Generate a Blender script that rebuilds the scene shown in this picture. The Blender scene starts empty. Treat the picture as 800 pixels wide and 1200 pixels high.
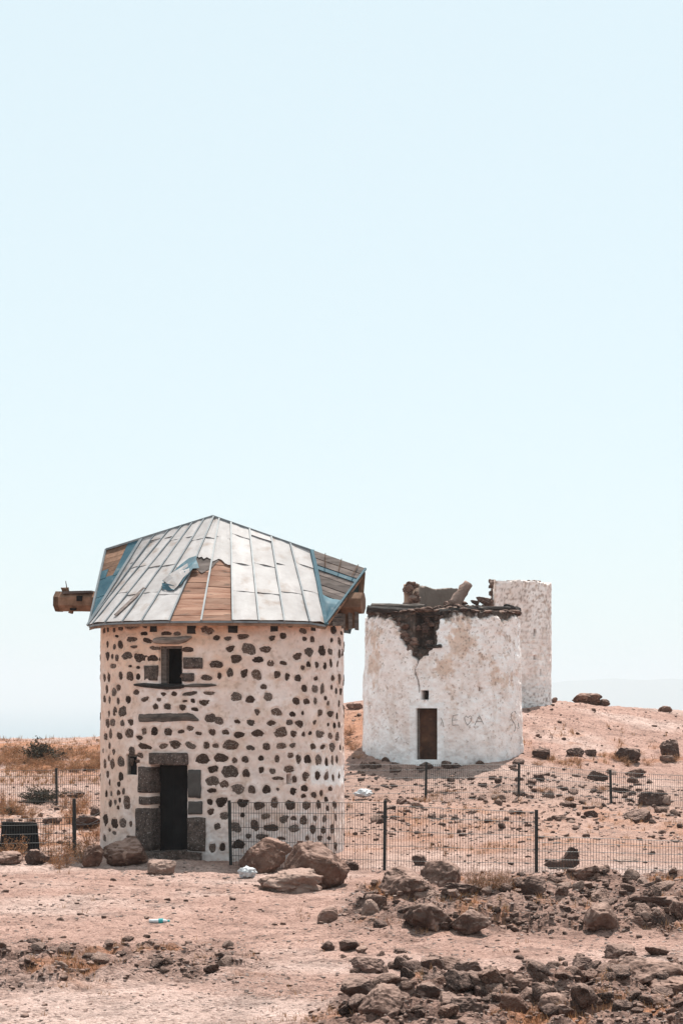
import bpy, bmesh, math, random
import numpy as np
from mathutils import Vector, Matrix

# ------------------------------------------------------------------ camera, sky, sun, exposure
F = 2100.0            # focal length in photo pixels (800 x 1200)
HOR = 812.0           # horizon row
EYE = 3.35            # eye height above the foot of the first mill
scn = bpy.context.scene
col = scn.collection
cam_d = bpy.data.cameras.new('camera')
cam = bpy.data.objects.new('camera', cam_d)
col.objects.link(cam)
cam.location = (0, 0, EYE)
cam.rotation_euler = (math.radians(90), 0, 0)
cam_d.sensor_fit = 'VERTICAL'
cam_d.sensor_height = 36.0
cam_d.lens = 36.0 * F / 1200.0
cam_d.shift_y = (HOR - 600.0) / 1200.0
cam_d.clip_start = 0.1
cam_d.clip_end = 90000
scn.camera = cam

SUN_EL, SUN_AZ = math.radians(68), math.radians(20)     # azimuth from +Y towards +X
world = bpy.data.worlds.new('World')
scn.world = world
world.use_nodes = True
wn = world.node_tree.nodes
wl = world.node_tree.links
bg = wn['Background']
sky = wn.new('ShaderNodeTexSky')
sky.sky_type = 'NISHITA'
sky.sun_disc = False
sky.sun_elevation = SUN_EL
sky.sun_rotation = SUN_AZ
sky.altitude = 100
sky.air_density = 1.0
sky.dust_density = 1.0
sky.ozone_density = 1.0
veil = wn.new('ShaderNodeMix')            # a bright, dusty summer sky: the same pale veil in every direction
veil.data_type = 'RGBA'
veil.inputs[0].default_value = 0.86
veil.inputs[7].default_value = (4.2, 5.02, 5.17, 1)
wl.new(sky.outputs[0], veil.inputs[6])
wl.new(veil.outputs[2], bg.inputs['Color'])
bg.inputs['Strength'].default_value = 0.1

sd = bpy.data.lights.new('sun', 'SUN')
sd.energy = 3.9
sd.angle = math.radians(0.5)
sd.color = (1.0, 0.95, 0.88)
sun = bpy.data.objects.new('sun', sd)
col.objects.link(sun)
sdir = Vector((math.sin(SUN_AZ) * math.cos(SUN_EL), math.cos(SUN_AZ) * math.cos(SUN_EL), math.sin(SUN_EL)))
sun.rotation_euler = sdir.to_track_quat('Z', 'Y').to_euler()
sun.location = (20, 40, 40)
scn.view_settings.view_transform = 'Standard'
scn.view_settings.look = 'None'
scn.view_settings.exposure = 0.9
scn.view_settings.gamma = 1.0
scn.cycles.volume_bounces = 2

rng = np.random.default_rng(7)
random.seed(7)

# ------------------------------------------------------------------ noise
_perm = np.random.default_rng(3).permutation(256)
_perm = np.concatenate([_perm, _perm, _perm])
_grad = np.random.default_rng(4).normal(size=(256, 3))
_grad /= np.linalg.norm(_grad, axis=1)[:, None]

def pn(x, y, z=0.0):
    x, y, z = np.broadcast_arrays(np.asarray(x, float), np.asarray(y, float), np.asarray(z, float))
    xi = np.floor(x).astype(int); yi = np.floor(y).astype(int); zi = np.floor(z).astype(int)
    xf = x - xi; yf = y - yi; zf = z - zi
    u = xf**3 * (xf * (xf * 6 - 15) + 10); v = yf**3 * (yf * (yf * 6 - 15) + 10); w = zf**3 * (zf * (zf * 6 - 15) + 10)
    def g(dx, dy, dz):
        h = _perm[(_perm[(_perm[(xi + dx) & 255] + yi + dy) & 255] + zi + dz) & 255]
        gr = _grad[h]
        return gr[..., 0] * (xf - dx) + gr[..., 1] * (yf - dy) + gr[..., 2] * (zf - dz)
    def L(a, b, t): return a + (b - a) * t
    return 1.5 * L(L(L(g(0,0,0), g(1,0,0), u), L(g(0,1,0), g(1,1,0), u), v),
                   L(L(g(0,0,1), g(1,0,1), u), L(g(0,1,1), g(1,1,1), u), v), w)

def fbm(x, y, z=0.0, o=4, lac=2.1, gain=0.5):
    s = 0; a = 1.0
    for i in range(o):
        s = s + a * pn(x + 17.3 * i, y - 9.1 * i, np.asarray(z) + 5.7 * i)
        x = np.asarray(x) * lac; y = np.asarray(y) * lac; z = np.asarray(z) * lac
        a *= gain
    return s

def ridged(x, y, z=0.0, o=4, lac=2.1, gain=0.5):
    s = 0; a = 1.0
    for i in range(o):
        s = s + a * (1 - 2 * np.abs(pn(x + 31.3 * i, y + 9.1 * i, np.asarray(z) + 2.7 * i)))
        x = np.asarray(x) * lac; y = np.asarray(y) * lac; z = np.asarray(z) * lac
        a *= gain
    return s

def sstep(a, b, x):
    t = np.clip((np.asarray(x, float) - a) / (b - a), 0, 1)
    return t * t * (3 - 2 * t)

# ------------------------------------------------------------------ pixels to places
def W(px, py, Y):
    return np.array([(px - 400) * Y / F, Y, EYE + (HOR - py) * Y / F])

def cyl_hit(px, cx, cy, r, back=False):
    k = (px - 400) / F
    a = k * k + 1; b = -2 * (k * cx + cy); c = cx * cx + cy * cy - r * r
    disc = max(b * b - 4 * a * c, 0)
    t = (-b + (1 if back else -1) * math.sqrt(disc)) / (2 * a)
    return np.array([k * t, t])

# terrain: heights relative to the eye at depth d for three bearings
TD = [0, 8, 17, 24, 30, 36, 44, 50, 54.5, 60, 64, 70, 75, 85, 120, 300, 420]
TL = [-1.65, -2.4, -3.14, -3.3, -3.35, -3.3, -3.3, -3.22, -3.05, -2.75, -2.5, -2.15, -1.97, -2.4, -8, -90, -140]
TM = [-1.65, -2.4, -3.14, -3.3, -3.35, -3.35, -3.25, -3.05, -2.25, -1.15, -.45, -.3, -.45, -1.5, -8, -90, -140]
TR = [-1.65, -2.4, -3.14, -3.3, -3.32, -3.36, -3.36, -3.28, -2.65, -1.85, -1.35, -.86, -.83, -1.7, -8, -90, -140]
_dd = np.linspace(0, 420, 4201)
def _sm(t):
    z = np.interp(_dd, TD, t)
    k = np.exp(-0.5 * (np.arange(-30, 31) / 12.0) ** 2); k /= k.sum()
    return np.convolve(np.pad(z, 30, mode='edge'), k, 'valid')
_TL, _TM, _TR = _sm(TL), _sm(TM), _sm(TR)

def base_h(x, d):
    x = np.asarray(x, float); d = np.asarray(d, float)
    dc = np.clip(d, 0, 420)
    p = np.where(d > 1, x / np.maximum(d, 1.0) * F, 0) + 400
    l = np.interp(dc, _dd, _TL); m = np.interp(dc, _dd, _TM); r = np.interp(dc, _dd, _TR)
    m2 = np.interp(dc, [0, 58, 62, 90], [0, 0, -.02, -.05])
    w1 = sstep(60, 470, p); w2 = sstep(600, 830, p)
    return EYE + l * (1 - w1) + (m + m2) * w1 * (1 - w2) + r * w1 * w2

def rub_mask(x, d):
    """where the ground is broken rock"""
    x = np.asarray(x, float); d = np.asarray(d, float)
    n = fbm(x * .25, d * .25, 3.3, 3)
    px = x / np.maximum(d, 1) * F + 400
    a = sstep(19.2, 18.3, d - .35 * n - (px - 400) * .0035) * sstep(330, 440, px + 60 * n)
    a = np.maximum(a, sstep(23.6, 24.6, d + .3 * n) * sstep(32.2, 30.5, d + .5 * n) * sstep(365, 455, px + 40 * n - (d - 24) * 3))
    b = sstep(18.8, 20.0, d + n) * sstep(24.2, 22.4, d + n) * sstep(.0, .5, n + .45) * sstep(350, 230, px) * .75
    c = sstep(38.5, 41, d + 2 * n) * sstep(54, 52, d) * sstep(380, 430, px) * .45
    c2 = sstep(39, 42, d + 2 * n) * sstep(58, 54, d) * sstep(180, 120, px) * .28
    e = sstep(56, 60, d) * sstep(110, 100, d) * .09
    return np.clip(np.maximum.reduce([a, b, c, c2, e]), 0, 1)

def ledges(x, d, k, seed):
    u = d * 1.15 * k - .28 * k * x + 1.15 * fbm(x * .6 * k, d * .6 * k, seed, 3)
    fl = np.floor(u); fr = u - fl
    a = np.clip(.45 + .9 * fbm(x * .85 * k, fl * 3.17, seed + 4, 2), 0, 1.3)
    return np.where(fr < .13, fr / .13, 1 - (fr - .13) / .87) * a

def ground_h(x, d, fine=True):
    x = np.asarray(x, float); d = np.asarray(d, float)
    h = base_h(x, d)
    near = sstep(200, 90, d)
    h = h + near * .07 * fbm(x * .3, d * .3, 0, 3)
    px = x / np.maximum(d, 1) * F + 400
    # low banks
    h = h + .09 * np.exp(-((d - 28.6) / 1.7) ** 2) * sstep(400, 560, px) + .04 * np.exp(-((d - 29) / 1.5) ** 2) * sstep(380, 470, px)
    h = h + .09 * np.exp(-((d - 17.9 - (px - 400) * .0012) / 1.0) ** 2) * sstep(360, 480, px)
    h = h + .12 * np.exp(-((d - 38.2) / 1.4) ** 2) * sstep(560, 680, px)
    m = rub_mask(x, d)
    h = h + m * (.10 * ridged(x * .9, d * .8, 1.7, 3) + .20 * ledges(x, d, .9, 1.3) + .09 * ledges(x + 5, d, 2.3, 6.1) - .10)
    h = h + .05 * ridged(x * .35, d * 1.7, 6.0, 3) * sstep(54, 58, d) * sstep(90, 80, d)
    if fine:
        h = h + near * (.030 * fbm(x * 1.8, d * 2.4, 5.1, 4) + .018 * fbm(x * 6, d * 7, 8.1, 3) + .022 * ridged(x * .9, d * 2.6, 3.7, 3) * sstep(.05, .6, fbm(x * .5, d * .9, 7.7, 3)))
        h = h + m * (.055 * ridged(x * 2.6, d * 2.4, 4.2, 3))
    return h

def G(px, py):
    d = np.concatenate([np.linspace(5, 60, 2200), np.linspace(60.02, 100, 1200)])
    x = (px - 400) * d / F
    rz = EYE + (HOR - py) * d / F
    gz = ground_h(x, d, False)
    below = np.nonzero(rz <= gz)[0]
    if len(below) == 0:
        i = int(np.argmin(rz - gz)) if True else 0
    else:
        i = below[0]
    return np.array([x[i], d[i], gz[i]])

_GT = {}
def Gmany(px, py):
    """nearest visible ground under each pixel, read from a table of ground profiles"""
    px = np.asarray(px, float); py = np.asarray(py, float)
    if not _GT:
        gx = np.arange(-160, 961, 4.0); gd = np.concatenate([np.arange(10, 62, .12), np.arange(62, 92, .25)])
        A, Dg = np.meshgrid(gx, gd, indexing='ij')
        h = ground_h((A - 400) * Dg / F, Dg, False)
        _GT['env'] = np.minimum.accumulate(HOR - (h - EYE) * F / Dg, axis=1); _GT['d'] = gd
    env, gd = _GT['env'], _GT['d']
    ci = np.clip(np.round((px + 160) / 4).astype(int), 0, env.shape[0] - 1)
    d = np.zeros_like(px); ok = np.zeros(px.shape, bool)
    for c in np.unique(ci):
        I = np.nonzero(ci == c)[0]
        ok[I] = py[I] > env[c][-1] + .2
        d[I] = np.interp(-py[I], -env[c], gd)
    return ok, (px - 400) * d / F, d

# ------------------------------------------------------------------ mesh helpers
def chain_off(p):
    o = np.zeros(3)
    while p is not None:
        o += np.array(p.location); p = p.parent
    return o

def mesh_np(name, verts, faces, smooth=False):
    """verts (n,3); faces: list of index lists, or an (m,k) array"""
    me = bpy.data.meshes.new(name)
    verts = np.asarray(verts, np.float32)
    if isinstance(faces, np.ndarray):
        k = faces.shape[1]; m = faces.shape[0]
        me.vertices.add(len(verts)); me.vertices.foreach_set('co', verts.ravel())
        me.loops.add(m * k); me.loops.foreach_set('vertex_index', faces.ravel().astype(np.int32))
        me.polygons.add(m); me.polygons.foreach_set('loop_start', np.arange(0, m * k, k, dtype=np.int32))
        me.update(calc_edges=True)
    else:
        me.from_pydata(verts.tolist(), [], [list(map(int, f)) for f in faces])
    me.validate()
    if smooth:
        me.polygons.foreach_set('use_smooth', np.ones(len(me.polygons), bool))
    return me

def link(name, me, mat, parent=None):
    o = bpy.data.objects.new(name, me)
    col.objects.link(o)
    if mat is not None and len(me.materials) == 0:
        me.materials.append(mat)
    if parent is not None:
        o.parent = parent
    return o

def mk(name, verts, faces, mat, parent=None, smooth=False):
    verts = np.asarray(verts, float) - chain_off(parent)
    return link(name, mesh_np(name, verts, faces, smooth), mat, parent)

def tag(o, label=None, cat=None, group=None, kind=None):
    if label: o['label'] = label
    if cat: o['category'] = cat
    if group: o['group'] = group
    if kind: o['kind'] = kind
    return o

def thing(name, loc, label, cat, group=None):
    o = bpy.data.objects.new(name, None)
    col.objects.link(o)
    o.location = tuple(float(v) for v in loc)
    o.empty_display_size = .2
    return tag(o, label, cat, group)

def set_col(me, name, rgb):
    a = me.attributes.new(name, 'FLOAT_COLOR', 'POINT')
    c = np.ones((len(me.vertices), 4), np.float32); c[:, :3] = rgb
    a.data.foreach_set('color', c.ravel())

class MB:
    def __init__(s): s.v = []; s.f = []
    def add(s, v, f):
        n = len(s.v); s.v.extend([tuple(map(float, q)) for q in v]); s.f.extend([[i + n for i in q] for q in f]); return s
    def box_beam(s, p0, p1, w, h, up=(0, 0, 1), jit=0.0):
        p0 = np.array(p0, float); p1 = np.array(p1, float); up = np.array(up, float)
        a = p1 - p0; a /= np.linalg.norm(a)
        sx = np.cross(a, up); sx /= max(np.linalg.norm(sx), 1e-9); sz = np.cross(sx, a)
        v = []
        for p in (p0, p1):
            for i, j in ((-1, -1), (1, -1), (1, 1), (-1, 1)):
                q = p + sx * w / 2 * i + sz * h / 2 * j
                if jit: q = q + rng.normal(size=3) * jit
                v.append(q)
        return s.add(v, [[0, 3, 2, 1], [4, 5, 6, 7], [0, 1, 5, 4], [1, 2, 6, 5], [2, 3, 7, 6], [3, 0, 4, 7]])
    def prism(s, p0, p1, r0, r1, n=8, rings=2, jit=0.0, rot=0.0):
        p0 = np.array(p0, float); p1 = np.array(p1, float)
        a = p1 - p0; a /= np.linalg.norm(a)
        t = np.array([0, 0, 1.0]) if abs(a[2]) < .9 else np.array([1.0, 0, 0])
        sx = np.cross(a, t); sx /= np.linalg.norm(sx); sz = np.cross(sx, a)
        v = []; f = []
        for k in range(rings):
            u = k / (rings - 1); c = p0 + (p1 - p0) * u; r = r0 + (r1 - r0) * u
            for i in range(n):
                g = 2 * math.pi * (i + rot) / n
                v.append(c + (sx * math.cos(g) + sz * math.sin(g)) * r * (1 + (rng.normal() * jit if jit else 0)))
        for k in range(rings - 1):
            for i in range(n):
                j = (i + 1) % n
                f.append([k * n + i, k * n + j, (k + 1) * n + j, (k + 1) * n + i][::-1])
        f.append(list(range(n))); f.append([(rings - 1) * n + i for i in range(n)][::-1])
        return s.add(v, f)
    def build(s, name, mat, parent=None, smooth=False):
        return mk(name, s.v, s.f, mat, parent, smooth)

def slab(P, th):
    """P: (nu,nv,3) grid of points; th: thickness vector -> verts, faces of a closed slab"""
    nu, nv = P.shape[:2]
    top = P.reshape(-1, 3); bot = top - np.asarray(th)
    v = np.concatenate([top, bot]); n = nu * nv; f = []
    idx = lambda i, j: i * nv + j
    for i in range(nu - 1):
        for j in range(nv - 1):
            q = [idx(i, j), idx(i + 1, j), idx(i + 1, j + 1), idx(i, j + 1)]
            f.append(q); f.append([k + n for k in q[::-1]])
    rim = [idx(i, 0) for i in range(nu)] + [idx(nu - 1, j) for j in range(1, nv)] + [idx(i, nv - 1) for i in range(nu - 2, -1, -1)] + [idx(0, j) for j in range(nv - 2, 0, -1)]
    for a, b in zip(rim, rim[1:] + rim[:1]):
        f.append([b, a, a + n, b + n])
    return v, f

# ------------------------------------------------------------------ materials
def nt(name):
    m = bpy.data.materials.new(name); m.use_nodes = True
    t = m.node_tree
    return m, t, t.nodes, t.links, t.nodes['Principled BSDF']

def rgba(c): return (c[0], c[1], c[2], 1.0)

def noisy(name, c1, c2, scale=4.0, rough=.9, bump=.3, bscale=None, dist=.01, c3=None, s3=20.0, thr3=(.58, .66), rnd=0.0, spec=.2, metal=0.0, stretch=None, det=6.0, attr=None, dust_lit=None):
    m, t, N, L, b = nt(name)
    tc = N.new('ShaderNodeTexCoord')
    src = tc.outputs['Object']
    if rnd:
        oi = N.new('ShaderNodeObjectInfo')
        ad = N.new('ShaderNodeVectorMath'); ad.operation = 'ADD'
        mu = N.new('ShaderNodeMath'); mu.operation = 'MULTIPLY'; mu.inputs[1].default_value = 57.0
        L.new(oi.outputs['Random'], mu.inputs[0])
        L.new(src, ad.inputs[0]); L.new(mu.outputs[0], ad.inputs[1]); src = ad.outputs[0]
    if stretch:
        mp = N.new('ShaderNodeMapping'); mp.inputs['Scale'].default_value = stretch
        L.new(src, mp.inputs[0]); src = mp.outputs[0]
    n1 = N.new('ShaderNodeTexNoise'); n1.inputs['Scale'].default_value = scale; n1.inputs['Detail'].default_value = det; n1.inputs['Roughness'].default_value = .62
    L.new(src, n1.inputs['Vector'])
    cr = N.new('ShaderNodeValToRGB'); cr.color_ramp.elements[0].position = .32; cr.color_ramp.elements[1].position = .68
    cr.color_ramp.elements[0].color = rgba(c1); cr.color_ramp.elements[1].color = rgba(c2)
    L.new(n1.outputs[0], cr.inputs[0])
    out = cr.outputs[0]
    if attr:
        at = N.new('ShaderNodeAttribute'); at.attribute_name = attr
        mx = N.new('ShaderNodeMix'); mx.data_type = 'RGBA'; mx.blend_type = 'MULTIPLY'; mx.inputs[0].default_value = 1.0
        L.new(at.outputs['Color'], mx.inputs[6]); L.new(out, mx.inputs[7]); out = mx.outputs[2]
    if c3 is not None:
        n3 = N.new('ShaderNodeTexNoise'); n3.inputs['Scale'].default_value = s3; n3.inputs['Detail'].default_value = 3.0
        L.new(src, n3.inputs['Vector'])
        c3r = N.new('ShaderNodeValToRGB'); c3r.color_ramp.elements[0].position = thr3[0]; c3r.color_ramp.elements[1].position = thr3[1]
        L.new(n3.outputs[0], c3r.inputs[0])
        mx = N.new('ShaderNodeMix'); mx.data_type = 'RGBA'
        L.new(c3r.outputs[0], mx.inputs[0]); L.new(out, mx.inputs[6]); mx.inputs[7].default_value = rgba(c3); out = mx.outputs[2]
    if rnd:
        hv = N.new('ShaderNodeHueSaturation')
        mr = N.new('ShaderNodeMapRange'); mr.inputs[3].default_value = 1 - rnd; mr.inputs[4].default_value = 1 + rnd
        L.new(oi.outputs['Random'], mr.inputs[0]); L.new(mr.outputs[0], hv.inputs['Value']); L.new(out, hv.inputs['Color']); out = hv.outputs[0]
    if dust_lit is not None:            # patchy soil dust, with the sunlit look of rock tops put into the colour
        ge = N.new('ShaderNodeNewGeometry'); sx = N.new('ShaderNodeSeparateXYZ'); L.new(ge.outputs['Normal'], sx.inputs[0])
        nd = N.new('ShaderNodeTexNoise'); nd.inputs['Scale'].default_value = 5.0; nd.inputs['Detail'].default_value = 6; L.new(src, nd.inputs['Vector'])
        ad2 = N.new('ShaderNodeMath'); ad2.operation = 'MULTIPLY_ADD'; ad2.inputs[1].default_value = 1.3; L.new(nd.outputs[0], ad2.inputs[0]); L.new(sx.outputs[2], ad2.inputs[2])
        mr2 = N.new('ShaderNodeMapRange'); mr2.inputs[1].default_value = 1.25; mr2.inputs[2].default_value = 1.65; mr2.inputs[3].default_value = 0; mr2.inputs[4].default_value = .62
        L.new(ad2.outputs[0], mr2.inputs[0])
        md = N.new('ShaderNodeMix'); md.data_type = 'RGBA'; L.new(mr2.outputs[0], md.inputs[0]); L.new(out, md.inputs[6]); md.inputs[7].default_value = rgba(dust_lit); out = md.outputs[2]
    L.new(out, b.inputs['Base Color'])
    b.inputs['Roughness'].default_value = rough; b.inputs['Metallic'].default_value = metal
    b.inputs['Specular IOR Level'].default_value = spec
    if bump:
        nb = N.new('ShaderNodeTexNoise'); nb.inputs['Scale'].default_value = bscale or scale * 4; nb.inputs['Detail'].default_value = 5.0
        L.new(src, nb.inputs['Vector'])
        bp = N.new('ShaderNodeBump'); bp.inputs['Strength'].default_value = bump; bp.inputs['Distance'].default_value = dist
        L.new(nb.outputs[0], bp.inputs['Height']); L.new(bp.outputs[0], b.inputs['Normal'])
    return m

M = {}
DUST_LIT = (.36, .238, .196)  # soil dust tone that also carries the painted sunlit tops
M['rock'] = noisy('rock_brown', (.048, .028, .022), (.20, .125, .10), 3.6, .94, 1.0, 9, .07, c3=(.29, .195, .16), s3=7, rnd=.3, dust_lit=DUST_LIT)
M['rock_dark'] = noisy('rock_dark', (.034, .021, .018), (.125, .080, .066), 3.6, .94, 1.0, 9, .07, c3=(.22, .15, .125), s3=8, thr3=(.60, .7), rnd=.25, dust_lit=DUST_LIT)
M['rock_red'] = noisy('rock_red', (.06, .032, .024), (.20, .115, .087), 3.4, .94, 1.0, 8, .07, c3=(.28, .18, .14), s3=7, rnd=.15, dust_lit=DUST_LIT)
M['rock_tan'] = noisy('rock_tan', (.14, .092, .074), (.30, .21, .175), 2.6, .94, .9, 10, .06, rnd=.15, dust_lit=DUST_LIT)
M['gravel'] = noisy('gravel', (.09, .063, .054), (.40, .305, .27), 9.0, .92, .2, 30, .01)
M['wall_stone'] = noisy('wall_stone', (.058, .033, .025), (.21, .13, .098), 4.5, .9, .9, 9, .25, c3=(.38, .28, .24), s3=7.5, thr3=(.57, .66), rnd=.45, det=8)
M['wall_stone_brown'] = noisy('wall_stone_brown', (.09, .050, .037), (.31, .195, .145), 4.5, .9, .9, 9, .25, c3=(.54, .42, .36), s3=6.0, thr3=(.52, .62), rnd=.35, det=8)
M['wall_stone_grey'] = noisy('wall_stone_grey', (.085, .058, .047), (.27, .19, .155), 6.0, .9, .8, 11, .2, c3=(.50, .41, .36), s3=8, thr3=(.53, .64), rnd=.35, det=8)
M['block'] = noisy('basalt_block', (.035, .027, .024), (.135, .100, .086), 12.0, .9, 1.0, 40, .02, c3=(.30, .25, .23), s3=36, thr3=(.60, .70), rnd=.25)
M['block_smooth'] = noisy('basalt_block_smooth', (.06, .054, .051), (.095, .086, .08), 5.0, .85, .2, 30, .006)
M['plaster'] = noisy('lime_plaster', (.80, .785, .775), (1.03, 1.03, 1.03), 4.5, .93, .7, 11, .03, attr='Col', det=10)
M['white_plaster'] = noisy('whitewash', (.86, .84, .83), (1.05, 1.05, 1.05), 3.4, .92, .6, 7, .05, attr='Col', det=12, c3=(.25, .185, .155), s3=14, thr3=(.725, .76))
M['wood'] = noisy('old_wood', (.10, .055, .035), (.26, .15, .10), 5.0, .85, .6, 30, .008, stretch=(1, 1, 1), rnd=.25)
M['wood_grey'] = noisy('grey_wood', (.055, .047, .043), (.19, .155, .135), 7.0, .88, .7, 30, .008, stretch=(.5, 1, 3), rnd=.25)
M['wood_char'] = noisy('charred_wood', (.012, .011, .011), (.055, .046, .042), 6.0, .85, .7, 30, .01, c3=(.22, .18, .16), s3=10, thr3=(.64, .72), stretch=(.5, 1, 3))
M['wood_pale'] = noisy('pale_wood', (.13, .105, .09), (.36, .30, .265), 6.0, .88, .7, 30, .008, stretch=(.5, 1, 3))
M['deck_board'] = noisy('deck_board', (.18, .078, .048), (.35, .21, .152), 4.0, .85, .5, 40, .004, c3=(.10, .065, .05), s3=7, thr3=(.60, .72), stretch=(.35, 1, 2.5), rnd=.28)
M['grey_board'] = noisy('grey_board', (.07, .055, .05), (.20, .16, .145), 5.0, .85, .5, 40, .004, stretch=(.4, 1, 3), rnd=.3)
M['sheet'] = noisy('pale_roof_sheet', (.335, .306, .30), (.43, .405, .40), 3.6, .65, .25, 6.0, .02, c3=(.25, .185, .15), s3=3.2, thr3=(.56, .8), rnd=.07, spec=.2, det=9)
M['sheet_blue'] = noisy('blue_roof_sheet', (.032, .085, .115), (.068, .14, .175), 2.4, .6, .15, 4.0, .02, c3=(.17, .205, .22), s3=6, thr3=(.62, .8), spec=.15)
M['rib'] = noisy('rib_metal', (.13, .15, .165), (.24, .255, .265), 4.0, .6, .1, 9, .004, spec=.4)
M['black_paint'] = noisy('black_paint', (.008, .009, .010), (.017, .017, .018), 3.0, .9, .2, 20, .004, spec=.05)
M['post'] = noisy('fence_paint', (.016, .018, .018), (.032, .034, .034), 8.0, .5, .05)
M['wire'] = noisy('fence_wire', (.03, .033, .033), (.05, .052, .052), 8.0, .5, 0)
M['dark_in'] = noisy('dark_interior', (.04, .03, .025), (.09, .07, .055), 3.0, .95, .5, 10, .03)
M['rubble_core'] = noisy('rubble_core', (.05, .038, .033), (.17, .12, .10), 5.0, .95, .8, 16, .04, c3=(.33, .22, .16), s3=6, thr3=(.6, .68))
M['graffiti'] = noisy('graffiti_grey', (.20, .18, .17), (.44, .40, .38), 7.0, .9, 0)
M['plastic_white'] = noisy('white_plastic', (.42, .43, .45), (.58, .59, .60), 6.0, .45, .3, 20, .01)
M['teal'] = noisy('teal_plastic', (.03, .25, .27), (.05, .32, .33), 6.0, .4, 0)
M['leaf_dark'] = noisy('dark_leaves', (.022, .022, .016), (.065, .055, .035), 6.0, .8, 0, rnd=.15)
M['leaf_dry'] = noisy('dry_leaves', (.26, .10, .04), (.48, .24, .11), 6.0, .85, 0, rnd=.18)
M['twig'] = noisy('dry_twig', (.14, .085, .055), (.32, .20, .13), 9.0, .9, 0)
M['grass'] = noisy('dry_grass', (.28, .135, .06), (.48, .29, .16), 2.0, .85, 0)
M['rust_door'] = noisy('rusty_door', (.02, .012, .009), (.12, .058, .035), 2.2, .8, .5, 8, .02, c3=(.17, .085, .05), s3=3.5, thr3=(.56, .7))
M['rust'] = noisy('rust', (.05, .03, .02), (.14, .07, .04), 12.0, .8, .2)

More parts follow.
